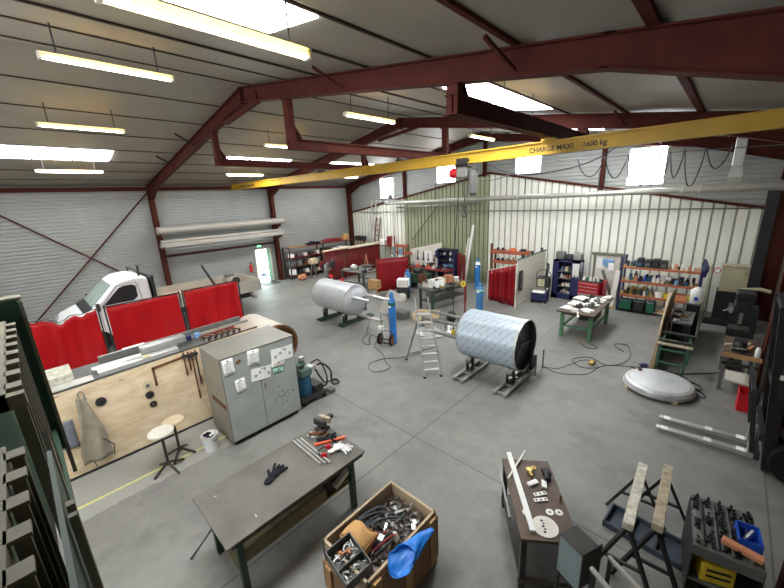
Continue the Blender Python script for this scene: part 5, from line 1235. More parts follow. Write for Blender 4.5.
goods(-3.78,-3.2,14.35,1.005,5,['paper','paper','green_bin','teal','offwhite'],.12,.26,'the red tool chest','goods on the tool chest','the navy cabinet side',55)
single('red_side_panel', S().box(-3.06,14.3,.1,-3.02,14.75,1.05), 'tool_red', 'red perforated panel standing beside the tool chest', 'panel')
# doorway with papers and a leaning frame
d = struct('door_2', S().box(-3.75,15.9,0,-2.9,15.93,1.75), 'offwhite', 'cream door in the gable wall between tool chest and shelving')
obj('door_frame', S().box(-3.82,15.86,0,-3.75,15.96,1.82).box(-2.9,15.86,0,-2.83,15.96,1.82).box(-3.9,15.84,1.74,-2.78,15.96,1.84), 'rail_beige', d)
obj('notice', S().box(-3.72,15.88,1.2,-3.5,15.9,1.68).box(-4.35,15.97,1.0,-4.1,15.985,1.5), 'paper', d)
single('wall_notice', S().box(-3.1,14.95,1.35,-2.92,14.96,1.62), 'paper', 'white notice with blue marks hanging by the doorway', 'notice')
single('blue_cloth', S().grid(lambda u,v: (-3.35+.4*u, 15.2+.04*math.sin(u*6), 1.72-.35*v*math.sin(PI*(.2+.6*u))),8,6), 'blue_pale', 'blue cloth hanging across the doorway', 'cloth', smooth=True, solid=.01)
single('leaning_board', S().bar((-3.3,15.1,1.3),(-2.9,14.9,.4),.02,.12), 'grey_metal', 'grey slanted board leaning across the doorway', 'board')
t = thing('cream_board', 'cream narrow panel leaning at the end of the orange shelving', 'panel', (-2.78, 14.68, 0), .1)
obj('board_face', S().bar((-.05,0,0),(.05,.35,1.35),.16,.03,(0,1,0)), 'offwhite', t); obj('board_foot', S().box(-.45,-.08,0,.1,.06,.04), 'wood', t)
# orange shelving
sh = thing('shelving_unit', 'blue-post shelving with orange beams against the gable, full of goods', 'shelving', (0, 0, 0))
sx0, sx1, sy0, sy1 = -2.58, -.42, 14.5, 15.15
for x in (sx0, sx1):
    for y in (sy0, sy1): obj('post', S().box(x-.03,y-.03,0,x+.03,y+.03,1.95), 'navy', sh)
    for z in (.3,.9,1.5): obj('post_brace', S().bar((x,sy0,z),(x,sy1,z+.3),.02,.02), 'navy', sh)
LV = [.08,.62,1.12,1.62]
for k, z in enumerate(LV):
    sf = obj('shelf', S().box(sx0,sy0+.02,z-.02,sx1,sy1,z), 'wood' if k else 'wood_grey', sh)
    if k: obj('front_beam', S().box(sx0,sy0-.03,z-.06,sx1,sy0+.01,z+.005), 'orange', sh); obj('rear_beam', S().box(sx0,sy1-.01,z-.06,sx1,sy1+.02,z+.005), 'orange', sh)
FR = 'the doorway end'
goods(sx0+.1,-2.2,14.7,LV[3],3,['dark','teal','grey_metal'],.2,.3,'the highest orange shelf','goods on the highest orange shelf',FR,61)
for k in range(4):
    b = thing('storage_case', 'black storage case, %s from the doorway end on the highest orange shelf' % nth(k), 'case', (-2.08+.22*k,14.75,LV[3]),0,'black cases on the highest orange shelf')
    obj('case_shell', S().box(-.095,-.18,0,.095,.18,.29-.04*(k%2)), ('black','dark','black','dark')[k], b, bev=.012); obj('case_front', S().box(-.06,-.185,.05,.06,-.18,.16), ('teal','cable_grey','dark','cable_grey')[k], b); obj('handle', S().box(-.05,-.02,.28-.04*(k%2),.05,.02,.31-.04*(k%2)), 'black', b)
goods(-1.2,-.62,14.7,LV[3],8,['paper','terracotta','offwhite','pink','paper','grey_metal','dark'],.12,.24,'the highest orange shelf','goods past the black cases','the last black case',62)
goods(sx0+.12,sx1-.15,14.68,LV[2],15,['paper','grey_metal','blue_pale','dark','terracotta','navy','teal','offwhite','red','blue_bin'],.1,.26,'the middle orange shelf','goods on the middle orange shelf',FR,63)
goods(sx0+.15,sx1-.1,14.9,LV[2],12,['navy','dark','paper','blue_bin','grey_metal'],.16,.3,'the middle orange shelf, rear row','goods at the back of the middle shelf',FR,64)
goods(sx0+.1,-1.5,14.68,LV[1],10,['brass','grey_metal','rust','paper','dark','wood_pale','machine_green'],.12,.3,'the lowest orange shelf','goods on the lowest orange shelf',FR,65)
goods(sx0+.16,-1.5,14.92,LV[1],8,['brass','grey_metal','dark','machine_green'],.16,.34,'the lowest orange shelf, rear row','goods at the back of the lowest orange shelf',FR,66)
b = thing('white_tub','white plastic tub on the lowest orange shelf','tub',(-1.42,14.68,LV[1])); obj('tub_shell',S().rev((0,0,0),(0,0,1),[(0,.11),(.2,.13),(.205,.12),(.1,.11)],18,False),'paper',b,smooth=True); obj('tub_fill',S().cyl((0,0,.1),(0,0,.12),.11),'offwhite',b)
for k, (x, m, w, lab) in enumerate(((-1.18,'yellow_plastic',.2,'yellow box beside the white tub on the lowest orange shelf'),(-.86,'terracotta',.34,'tan carton between two yellow boxes on the lowest orange shelf'),(-.56,'yellow_plastic',.22,'yellow box at the bench end of the lowest orange shelf'))):
    single('storage_box', S().box(-w/2,-.14,0,w/2,.14,.18), m, lab, 'box', loc=(x,14.7,LV[1]), bev=.012)
for k, (x, m, w) in enumerate(((-2.33,'green_bin',.38),(-1.93,'black',.32),(-1.6,'green_bin',.24))):
    b = thing('floor_bin', ('green bin at the doorway end under the orange shelving','black bin between two green ones under the orange shelving','small green bin under the middle of the orange shelving')[k], 'bin', (x,14.6,LV[0]))
    obj('bin_shell', S().box(-w/2,-.2,0,w/2,.2,.02).box(-w/2,-.2,0,-w/2+.015,.2,.34).box(w/2-.015,-.2,0,w/2,.2,.34).box(-w/2,-.2,0,w/2,-.185,.34).box(-w/2,.185,0,w/2,.2,.34), m, b)
    s = S()
    for q in range(6): s.blob((-w*.3+w*.12*q,-.05+.03*(q%3),.3),(.06,.07,.05),.3,q,1)
    obj('contents', s, 'cloth_grey', b)
for k in range(4): single('timber_board', S().cbox((0,0,0),(1.0-.12*k,.14,.035),(0,0,.02*k-.03)), ('wood_pale','terracotta','wood_grey','offwhite')[k], 'board stacked on the floor shelf under the orange shelving, %s from the bottom' % nth(k), 'board', loc=(-1.0+.02*k,14.55+.04*k,LV[0]+.02+.045*k))
single('dark_jacket', S().blob((-.36,14.5,1.72),(.09,.12,.22),.25,7,3), 'navy', 'dark jacket hung on the bench-end post of the orange shelving', 'jacket', smooth=True)
# ------------------------------------------------------------------ shaded machine corner on the side of the red columns
t = thing('sawhorse_bench', 'green steel trestle bench in front of the curved plywood sheet', 'trestle', (0, 0, 0))
for y in (9.75, 10.02, 10.6):
    obj('top_bar', S().box(-.84,y-.04,.76,-.2,y+.04,.8), 'wood_grey' if y < 10 else 'dark_metal', t)
for x in (-.78,-.28):
    obj('leg', S().bar((x,9.78,.76),(x-.02,9.72,0),.04,.04), 'green_trestle', t); obj('leg', S().bar((x,10.6,.76),(x,10.7,0),.04,.04), 'green_trestle', t)
    obj('side_rail', S().bar((x,9.78,.7),(x,10.6,.7),.035,.05), 'green_trestle', t)
for ya, za in ((9.74,.3),(10.62,.3),(9.74,.62)): obj('cross_rail', S().box(-.78,ya,za,-.28,ya+.03,za+.04), 'green_trestle', t)
p = thing('curved_plywood', 'curved plywood sheet leaning on edge beside the green trestle bench', 'sheet', (0, 0, 0))
def ply(u, v):
    y = 9.62 + 3.1*u; top = .2 + 1.25*math.sin(min(1,u*1.15)*PI/2)
    x = -.92 - .05*math.sin(u*PI) + .10*v*(1-.3*u)
    return (x, y, .02 + (top-.02)*v)
obj('sheet', S().grid(ply, 24, 8), 'ply_dark', p, smooth=True, solid=.02)
single('pale_board', S().bar((-1.02,12.6,0),(-.98,13.1,1.2),.16,.03,(0,1,0)), 'wood_pale', 'pale upright board behind the curved plywood', 'board')
single('blue_rag', S().blob((-1.05,9.95,.05),(.1,.08,.05),.3,5,2), 'navy', 'blue rag on the floor at the foot of the curved plywood', 'rag', smooth=True)
b = thing('machine_bench', 'dark machine bench behind the green trestle bench', 'bench', (0, 0, 0))
obj('bench_slab', S().box(-.82,11.3,.82,-.34,12.5,.87), 'cable_grey', b, bev=.005)
for x in (-.78,-.38):
    for y in (11.35,12.45): obj('leg', S().box(x-.03,y-.03,0,x+.03,y+.03,.82), 'dark_metal', b)
obj('under_shelf', S().box(-.8,11.3,.2,-.36,12.5,.23), 'dark', b)
m = thing('compressor', 'black motor compressor on the shelf of the dark machine bench', 'compressor', (-.58, 11.7, .23))
obj('tank', S().rev((0,-.3,.15),(0,1,0),[(0,.05),(.05,.14),(.55,.14),(.6,.05)],18), 'black', m, smooth=True); obj('motor', S().cyl((-.05,-.1,.4),(-.05,.2,.4),.13,seg=16), 'dark', m, smooth=True); obj('pulley', S().cyl((.1,-.12,.42),(.13,-.12,.42),.14,seg=18), 'dark_metal', m)
for k in range(7):
    single('loose_tool', S().cbox((0,0,.03),(.06,.16,.05),(0,0,k)).cyl((0,0,.03),(.1*math.cos(k),.1*math.sin(k),.04),.015), ('offwhite','grey_metal','dark','rust')[k%4], 'loose tool on the dark machine bench, %s from its near end' % nth(k), 'tool', loc=(-.7+.2*(k%2),11.4+.14*k,.87))
s_ = thing('drum_stand', 'dark stand carrying the white drum behind the machine bench', 'stand', (-.42, 12.75, 0))
obj('stand_body', S().box(-.15,-.2,0,.15,.2,1.05), 'black', s_, bev=.01); obj('stand_top', S().box(-.17,-.22,1.05,.17,.22,1.08), 'cable_grey', s_)
d = thing('white_drum', 'white plastic drum with a blue mark near the end of the orange shelving', 'drum', (-.4, 12.72, 1.08))
obj('drum_shell', S().rev((0,0,0),(0,0,1),[(0,.12),(.02,.135),(.36,.135),(.4,.11),(.41,.06),(.45,.06)],20), 'paper', d, smooth=True)
obj('blue_mark', S().box(-.03,-.14,.1,.05,-.12,.2), 'blue_bin', d)
single('tall_sheet', S().box(-.245,13.0,.0,-.21,13.7,2.06), 'olive_cream', 'tall pale sheet standing on edge at the end of the orange shelving', 'sheet')
m = thing('cream_machine', 'cream electrical cabinet on a dark machine body by the gable', 'machine', (0, 0, 0))
obj('control_cabinet', S().box(.02,14.6,1.08,.66,15.1,1.84), 'olive_cream', m, bev=.012)
obj('cabinet_roof', S().box(-.0,14.58,1.84,.68,15.12,1.87), 'wood_grey', m)
obj('door_panel', S().box(.06,14.585,1.12,.62,14.6,1.8), 'olive_cream', m); obj('knob', S().cyl((.56,14.57,1.68),(.56,14.6,1.68),.02).cyl((.56,14.57,1.2),(.56,14.6,1.2),.02), 'black', m)
obj('machine_body', S().box(-.02,14.55,0,.75,15.2,1.08).box(-.2,14.5,.0,.9,14.6,.2), 'black', m, bev=.02)
obj('round_gauge', S().cyl((-.08,14.55,1.72),(-.08,14.6,1.72),.09,seg=18), 'red', m); obj('gauge_face', S().cyl((-.08,14.53,1.72),(-.08,14.55,1.72),.065,seg=18), 'paper', m)
m = thing('grey_press', 'dark press standing between the cream machine and the bench', 'press', (.55, 13.3, 0))
obj('press_body', S().box(-.2,-.3,0,.35,.35,1.0), 'black', m, bev=.02); obj('flywheel', S().rev((-.26,0,.85),(1,0,0),[(0,.2),(.05,.22),(.06,.1)],20), 'dark_metal', m, smooth=True)
obj('pipe_arm', S().tube([(-.1,.1,1.0),(-.1,.1,1.45),(.3,.1,1.5),(.5,.1,1.45)],.05), 'olive_cream', m, smooth=True)
b = thing('vise_bench', 'workbench with a wooden top and grey legs next to the forklift', 'bench', (0, 0, 0))
obj('bench_top', S().box(.28,9.7,.8,.86,10.9,.86), 'brown_top', b, bev=.005); obj('front_edge', S().box(.27,9.68,.78,.87,9.7,.87), 'wood', b)
for x, y in ((.33,9.75),(.81,9.75),(.33,10.85),(.81,10.85)): obj('leg', S().box(x-.03,y-.03,0,x+.03,y+.03,.8), 'cable_grey', b)
obj('lower_shelf', S().box(.4,9.75,.22,.83,10.3,.25), 'offwhite', b); obj('rail', S().box(.3,9.72,.6,.84,9.75,.66), 'dark_metal', b)
v = thing('bench_vise', 'black vise on the wooden bench next to the forklift', 'vise', (.52, 9.95, .86), -.2)
obj('vise_base', S().box(-.1,-.1,0,.1,.12,.08), 'black', v, bev=.01); obj('vise_body', S().rev((0,-.15,.14),(0,1,0),[(0,.05),(.02,.09),(.2,.1),(.3,.07)],16), 'dark_metal', v, smooth=True)
obj('jaw', S().box(-.1,-.06,.12,.1,-.02,.26), 'dark', v); obj('jaw', S().box(-.1,.04,.12,.1,.08,.26), 'dark', v); obj('handle', S().cyl((-.14,-.2,.1),(.14,-.2,.14),.012).cyl((0,-.22,.12),(0,-.1,.12),.02), 'grey_metal', v)
for k, (x, y) in enumerate(((.45,10.25),(.7,10.2),(.6,10.6))): single('copper_bar', S().cbox((0,0,.02),(.3,.05,.04),(0,0,.3+k)), ('wood_pale','terracotta','wood_pale')[k], ('pale offcut beside the black vise','tan offcut at the column side of the vise bench','pale offcut at the far end of the vise bench')[k], 'offcut', loc=(x,y,.862))
single('white_can', S().rev((0,0,0),(0,0,1),[(0,.045),(.16,.045),(.18,.03),(.2,.03)],14), 'paper', 'white can standing on the vise bench near the forklift mast', 'can', loc=(.79,9.78,.86), smooth=True)
d = thing('drill_press', 'dark pillar drill behind the vise bench', 'drill', (.5, 11.3, 0))
obj('drill_base', S().box(-.2,-.3,0,.2,.25,.1), 'dark_metal', d, bev=.01); obj('pillar', S().cyl((0,.1,.1),(0,.1,1.75),.05), 'dark_metal', d, smooth=True)
obj('work_table', S().box(-.18,-.25,.95,.18,.12,1.0), 'dark_metal', d); obj('head', S().box(-.14,-.25,1.4,.14,.25,1.7), 'black', d, bev=.03); obj('belt_cover', S().box(-.16,-.25,1.7,.16,.3,1.85), 'black', d, bev=.03)
obj('spindle', S().cyl((0,-.15,1.12),(0,-.15,1.4),.03), 'grey_metal', d); obj('feed_lever', S().cyl((-.14,-.1,1.5),(-.32,-.2,1.38),.012).cyl((-.14,-.1,1.5),(-.2,-.3,1.6),.012), 'grey_metal', d); obj('lamp_disc', S().rev((-.16,-.2,1.45),(-1,-.5,0),[(0,.02),(.04,.09),(.05,.09)],14), 'grey_metal', d, smooth=True)
single('leaning_bar', S().bar((.94,11.1,0),(.94,10.46,2.3),.05,.05), 'rust', 'rusty bar leaning on the red column behind the forklift', 'bar')
single('leaning_bar', S().bar((.9,9.2,0),(.9,9.62,1.25),.04,.03), 'dark_metal', 'dark bar leaning on the vise bench behind the red bins', 'bar')

# ------------------------------------------------------------------ middle of the gable: racks, partitions, benches
def rack(nm, lab, x0, x1, y0, y1, h, lv, m):
    t = thing(nm, lab, 'rack', (0,0,0))
    for y in (y0, (y0+y1)/2, y1):
        for x in (x0, x1): obj('upright', S().box(x-.03,y-.03,0,x+.03,y+.03,h), m, t)
    for z in lv: obj('shelf', S().box(x0,y0,z-.03,x1,y1,z), 'panel_red' if z > 1 else 'rust', t)
    return t
rack('long_rack', 'long red-brown storage rack along the grey wall in the far corner', -18.6, -17.95, 10.5, 15.2, 1.85, (.25,.75,1.25,1.82), 'dark')
single('rolled_tarp', S().blob((-18.2,13.6,1.93),(.25,.7,.12),.25,3,3), 'panel_red', 'red-brown tarp bundle on top of the long rack', 'tarp', smooth=True)
single('rolled_tarp', S().blob((-18.2,12.3,1.9),(.2,.5,.09),.3,6,3), 'cloth_black', 'black cloth bundle on top of the long rack', 'cloth', smooth=True)
single('timber_board', S().box(-18.1,10.5,1.83,-17.9,11.6,1.88), 'wood', 'pale board at the door end on top of the long rack', 'board')
single('cardboard_carton', S().box(-18.3,14.6,1.83,-17.98,14.95,2.2), 'cardboard', 'small carton standing at the corner end of the long rack', 'carton', bev=.01)
for row, (z, pl_, hh) in enumerate(((1.26,['paper','cable_grey','blue_pale','dark','offwhite'],.3),(.76,['dark','rust','grey_metal','offwhite'],.3),(.26,['paper','dark','offwhite','rust'],.36))):
    rd = random.Random(70+row)
    for k in range(10):
        m = rd.choice(pl_); y = 10.75+.44*k; h = rd.uniform(.14,hh); w = rd.uniform(.12,.3)
        single('storage_box', S().box(-.18,-w/2,0,.18,w/2,h), m, '%s box, %s from the door end on the %s shelf of the long rack' % (cn.get(m,m), nth(k), ('upper','middle','lowest')[row]), 'box', 'boxes on the long rack', loc=(-18.2,y,z), bev=.01)
single('pale_sack', S().blob((-17.5,10.9,.15),(.2,.28,.16),.25,8,2), 'terracotta', 'tan sack on the floor at the door end of the long rack', 'sack', smooth=True)
st = thing('vise_stand', 'grey tripod stand with a wooden block in front of the long rack', 'stand', (-17.3, 11.6, 0))
for k in range(3): obj('leg', S().bar((.1*math.cos(k*2.1),.1*math.sin(k*2.1),.85),(.25*math.cos(k*2.1),.25*math.sin(k*2.1),0),.04,.04), 'grey_metal', st)
obj('block_top', S().box(-.18,-.2,.85,.18,.2,1.15), 'wood_pale', st, bev=.01)
# red partition bench with pale top rail
p = thing('red_partition', 'long red partition with a pale rail on top before the far rack', 'partition', (0,0,0))
obj('red_sheet', S().grid(lambda u,v: (-15.3+.02*math.sin(u*60), 10.95+4.1*u, .12+1.62*v), 40, 2), 'panel_red', p, smooth=True, solid=.02)
obj('top_rail', S().box(-15.38,10.9,1.74,-15.2,15.1,1.81), 'wood_pale', p); obj('top_rail', S().box(-15.15,12.5,1.72,-15.05,15.0,1.77), 'offwhite', p)
for y in (10.95,12.3,13.7,15.05): obj('post', S().box(-15.33,y-.03,0,-15.27,y+.03,1.74), 'rust', p)
g = thing('pedestal_grinder', 'pedestal grinder with round guards at the end of the red partition', 'grinder', (-14.75, 10.6, 0))
obj('pedestal', S().rev((0,0,0),(0,0,1),[(0,.2),(.04,.2),(.06,.1),(.95,.1)],16), 'grey_metal', g, smooth=True); obj('motor', S().cyl((-.18,0,1.1),(.18,0,1.1),.12), 'dark', g, smooth=True)
obj('wheel_guard', S().cyl((-.28,0,1.12),(-.2,0,1.12),.19,seg=20), 'panel_red', g); obj('wheel_guard', S().rev((.2,.0,1.12),(1,0,0),[(0,.21),(.06,.22),(.07,.15),(.02,.05)],20), 'light_metal', g, smooth=True)
obj('face_shield', S().rev((.25,.25,1.2),(.6,.3,0),[(0,.26),(.05,.24),(.1,.1)],20), 'dark_metal', g, smooth=True)
def bench(x0,x1,y0,y1,h,lab,mt,ml,rz=0,nm='work_table'):
    t = thing(nm, lab, 'table', (0,0,0))
    obj('table_slab', S().box(x0,y0,h-.04,x1,y1,h), mt, t, bev=.004)
    for x in (x0+.06,x1-.06):
        for y in (y0+.06,y1-.06): obj('leg', S().box(x-.035,y-.035,0,x+.035,y+.035,h-.04), ml, t)
    obj('stretcher', S().box(x0+.05,y0+.05,.25,x1-.05,y0+.09,.29).box(x0+.05,y1-.09,.25,x1-.05,y1-.05,.29), ml, t)
    return t
bench(-14.3,-12.6,11.2,12.4,.85,'cluttered steel table between the red partition and the red panel','bench_top','green_dark')
rr = random.Random(77)
CL = [('paper','white'),('offwhite','cream'),('grey_metal','grey'),('dark','black'),('light_metal','shiny'),('rust','brown')]
for k in range(12):
    m, c_ = CL[rr.randrange(6)]
    single('metal_part', S().cbox((0,0,.05),(rr.uniform(.12,.4),rr.uniform(.1,.25),rr.uniform(.04,.12)),(0,0,rr.uniform(-.5,.5))), m, '%s part, %s along the table between red partition and red panel' % (c_, nth(k)), 'part', loc=(-14.1+.125*k,11.35+.8*rr.random(),.852), bev=.006)
w = thing('fan_dish', 'dark round dish with a tripod arm on the cluttered steel table', 'dish', (-13.3, 12.1, .95))
obj('dish_bowl', S().rev((0,0,0),(0,0,1),[(0,.1),(.06,.34),(.09,.36),(.1,.3)],20), 'dark_metal', w, smooth=True); obj('stand_arm', S().bar((-.1,0,.1),(0,0,.7),.03,.03).bar((.12,0,.1),(0,0,.7),.03,.03), 'terracotta', w)
single('white_roll', S().cyl((-13.9,11.7,1.0),(-13.6,11.6,1.02),.11), 'paper', 'white roll on the end of the cluttered steel table', 'roll', smooth=True)
t = thing('tripod_stand', 'red and white tripod roller stand in front of the red partition', 'stand', (-14.2, 10.5, 0))
for k in range(3): obj('leg', S().bar((0,0,.6),(.28*math.cos(k*2.1+.3),.28*math.sin(k*2.1+.3),0),.03,.03), 'offwhite', t)
obj('head', S().box(-.15,-.03,.6,.15,.03,.68).cyl((-.12,0,.72),(.12,0,.72),.04), 'red', t)
single('red_tank', S().rev((0,0,0),(0,0,1),[(0,.1),(.5,.1),(.58,.05)],14), 'red', 'red slim bottle beside the tripod roller stand', 'bottle', loc=(-13.7,10.75,0), smooth=True)
# ladders leaning in the corner
def ladder(p0, p1, w, n, lab, m='alu'):
    t = thing('extension_ladder', lab, 'ladder', (0,0,0)); a, b = Vector(p0), Vector(p1); s = Vector((w/2,0,0))
    for sg in (-1,1): obj('stile', S().bar(a+s*sg, b+s*sg, .04, .07), m, t)
    for k in range(n): v = a.lerp(b,(k+.5)/n); obj('rung', S().cyl(v-s, v+s, .016, seg=8), m, t)
ladder((-16.85,15.2,0),(-16.35,15.85,4.2),.38,13,'tall aluminium ladder leaning on the gable near the corner')
ladder((-16.2,15.4,0),(-16.05,15.85,3.2),.36,10,'shorter ladder leaning right beside the tall one','rust')
single('white_carton', S().box(-15.6,15.4,1.55,-15.2,15.8,1.9), 'paper', 'white carton beside the ladders above the red partition', 'carton', bev=.01)
single('carton_shelf', S().box(-15.8,15.3,1.5,-14.6,15.9,1.55).box(-15.75,15.35,0,-15.7,15.4,1.5).box(-14.7,15.35,0,-14.65,15.4,1.5), 'rust', 'brown stand carrying the white carton near the ladders', 'stand')
single('red_box', S().box(-14.98,15.4,1.55,-14.62,15.75,2.1), 'panel_red', 'tall brick-red box beside the white carton', 'box', bev=.01)
for k, (x, z) in enumerate(((-17.9,1.75),(-17.5,1.75),(-17.2,1.72))): single('wall_crate', S().box(x-.13,15.5,z,x+.13,15.8,z+.26), 'dark', 'dark crate on the corner shelf, %s from the corner column' % nth(k), 'crate', 'dark crates in the corner')
single('corner_shelf', S().box(-18.2,15.4,1.7,-17.05,15.9,1.74).box(-18.1,15.45,0,-18.05,15.5,1.7).box(-17.1,15.45,0,-17.05,15.5,1.7), 'rust', 'small shelf stand in the corner behind the long rack', 'stand')
# red panel screen with cylinders
p = thing('red_screen', 'solid red welding screen standing diagonally in front of the green cladding', 'screen', (0,0,0))
def scr(u,v): return (-11.69+.86*u, 11.25+1.25*u, .05+1.55*v + .03*math.sin(u*PI))
obj('screen_sheet', S().grid(scr, 10, 6), 'curtain_deep', p, smooth=True, solid=.025)
obj('post', S().cyl((-11.7,11.24,0),(-11.7,11.24,1.62),.025), 'rust', p); obj('post', S().cyl((-10.82,12.51,0),(-10.82,12.51,1.68),.025), 'rust', p)
bottle(-10.45,12.0,.14,1.15,'blue_mid','pale blue gas cylinder at the right end of the red screen',None,nm='gas_cylinder')
bottle(-12.5,13.3,.13,1.95,'bluegrey','grey-blue gas cylinder with a tall cone behind the red screen',None)
bottle(-12.2,13.5,.13,1.8,'blue_pale','second pale cylinder close behind the red screen','paper')
single('cone_tip', S().rev((-12.5,13.3,1.93),(0,0,1),[(0,.06),(.55,.01)],12), 'offwhite', 'tall pale cone on the grey-blue gas cylinder', 'cone')
e = thing('welding_set', 'grey welding machine on wheels in front of the red screen', 'welder', (-10.2, 11.4, 0), .5)
obj('case', S().box(-.25,-.2,.5,.25,.2,.85), 'paper', e, bev=.02); obj('cart_frame', S().box(-.25,-.25,.15,.25,.25,.5), 'dark', e, bev=.02)
for x in (-.25,.25): obj('wheel', S().cyl((x-.03,-.1,.15),(x+.03,-.1,.15),.15,seg=18), 'rubber', e)
obj('panel_grille', S().box(-.2,-.205,.56,.2,-.2,.8), 'offwhite', e)
single('brown_case', S().box(-11.75,10.7,.35,-11.2,11.0,.75).box(-11.7,10.75,0,-11.65,10.8,.35).box(-11.3,10.75,0,-11.25,10.8,.35), 'wood', 'brown case on legs before the red screen', 'case', bev=.01)
# orange rack and wall panel behind
t = rack('pipe_rack', 'orange pipe rack against the green cladding', -14.25, -13.4, 15.1, 15.5, 1.7, (.5,), 'rust')
for k, z in enumerate((1.2,1.58)): obj('front_beam', S().box(-14.3+.1*k,15.0,z,-12.75-.3*k,15.1,z+.14), 'orange', t)
rr = random.Random(5)
for k in range(6): single('timber_offcut', S().box(-.055,-.15,0,.055,.15,rr.uniform(.1,.25)), ('offwhite','wood_pale','terracotta')[k%3], 'offcut %s from the pole on the lower beam of the orange pipe rack' % nth(k), 'offcut', 'offcuts on the orange pipe rack', loc=(-14.15+.13*k,15.3,.502))
p = thing('white_backboard', 'dirty white backboard with tools hung on it before the green cladding', 'board', (0,0,0))
obj('board_face', S()._add([(-13.3,15.6,.35),(-11.1,15.6,.45),(-11.1,15.6,1.9),(-13.3,15.6,1.42),(-13.3,15.64,.35),(-11.1,15.64,.45),(-11.1,15.64,1.9),(-13.3,15.64,1.42)],[(0,1,2,3),(7,6,5,4),(0,4,5,1),(1,5,6,2),(2,6,7,3),(3,7,4,0)]), 'offwhite', p)
obj('leg', S().box(-13.2,15.61,0,-13.14,15.65,.5), 'rust', p); obj('leg', S().box(-11.2,15.61,0,-11.15,15.65,.5), 'rust', p)
for k, x in enumerate((-12.75,-12.35,-12.0,-11.6)): single('hung_tool', S().box(x-.02,15.565,.9,x+.02,15.595,1.4-.06*k).box(x-.06,15.55,.85,x+.06,15.595,.95), 'dark_metal', 'dark hand tool hung on the white backboard, %s from the orange rack' % nth(k), 'tool', 'tools on the white backboard')
single('poster', S().box(-12.25,15.585,.75,-11.75,15.597,1.4), 'paper', 'white poster with a dark mark on the backboard', 'poster')
single('blue_jacket', S().blob((-11.3,15.5,1.3),(.2,.08,.22),.25,9,2), 'navy', 'dark blue jacket hung at the end of the white backboard', 'jacket', smooth=True)
c = thing('parts_shelf', 'dark navy shelf of small boxes right of the white backboard', 'shelf', (0,0,0))
obj('frame', S().box(-10.95,15.0,0,-10.9,15.4,1.65).box(-10.0,15.0,0,-9.95,15.4,1.65).box(-10.95,15.38,0,-9.95,15.4,1.65), 'navy', c)
for k, z in enumerate((.45,.75,1.05,1.35,1.63)): obj('shelf', S().box(-10.95,15.0,z-.02,-9.95,15.4,z), 'dark', c)
for k, z in enumerate((.45,.75,1.05,1.35)): goods(-10.85,-10.02,15.15,z,5,['dark','paper','grey_metal','blue_pale','dark'],.1,.2,'the %s level of the navy shelf' % ('lowest','second','third','highest')[k],'goods on the dark navy shelf','the backboard end',90+k)
single('red_post', S().box(-9.85,15.2,0,-9.7,15.35,1.45).box(-9.55,15.2,0,-9.45,15.3,1.4), 'panel_red', 'red-brown post pair right of the dark navy shelf', 'post')
single('white_plank', S().bar((-9.6,15.5,0),(-9.28,15.75,2.85),.12,.05,(0,1,0)), 'paper', 'tall white plank leaning on the green cladding', 'plank')
single('white_plank', S().bar((-9.75,15.4,0),(-9.5,15.7,2.2),.09,.05,(0,1,0)), 'offwhite', 'shorter cream plank beside the tall white one', 'plank')
single('cladding_brace', S().bar((-13.4,YB-.1,1.9),(-11.6,YB-.1,3.75),.03,.03), 'dark_metal', 'thin dark diagonal rod across the green cladding', 'rod')
bottle(-8.15,14.25,.125,1.5,'blue_gas','dark blue gas cylinder with white neck by the green cladding',None,shoulder='paper')
bottle(-6.24,11.1,.135,1.25,'blue_mid','pale blue gas cylinder with a green collar beside the red curtain stall','paper_green')
# dark red bench and black machines between
b = bench(-12.4,-9.6,13.8,14.5,.8,'dark red bench below the white backboard','panel_red','panel_red')
m = thing('black_machine', 'dark belt machine between the red screen and the dark red bench', 'machine', (-10.6, 13.1, 0))
obj('machine_bed', S().box(-.5,-.3,.3,.5,.3,.75), 'green_dark', m, bev=.03); obj('wheel', S().rev((.45,-.35,.6),(0,-1,0),[(0,.26),(.06,.28),(.08,.12)],20), 'rust', m, smooth=True); obj('leg', S().box(-.45,-.25,0,-.38,.25,.3).box(.38,-.25,0,.45,.25,.3), 'dark', m); obj('motor', S().cyl((-.3,0,.85),(.1,0,.85),.15), 'dark', m, smooth=True)
rr = random.Random(15)
for k in range(8):
    single('orange_tool' if k in (2,4) else 'bench_tool', S().cbox((0,0,.06),(.16,.12,.12),(0,0,k)).cyl((0,0,.1),(.05,0,.22),.025), 'orange_bright' if k in (2,4) else ('dark','grey_metal','offwhite')[k%3], '%s tool, %s from the orange rack on the dark red bench' % ('orange' if k in (2,4) else 'small', nth(k)), 'tool', loc=(-12.2+.33*k,14.1,.802))
for k, (x, y, w, d_, h, m, lab) in enumerate(((-9.6,12.9,.5,.4,.55,'dark','dark box on the floor between belt machine and packing table'),(-9.1,13.4,.35,.35,.8,'green_dark','dark green case standing behind the packing table'),(-9.3,12.2,.4,.3,.35,'cable_grey','grey low case beside the belt machine'),(-11.3,14.9,.4,.3,.9,'dark','dark case below the white backboard'),(-9.9,10.9,.35,.3,.3,'offwhite','cream box on the floor right of the welding machine'))):
    single('floor_case', S().cbox((0,0,h/2),(w,d_,h),(0,0,.3*k)), m, lab, 'case', loc=(x,y,0), bev=.03)
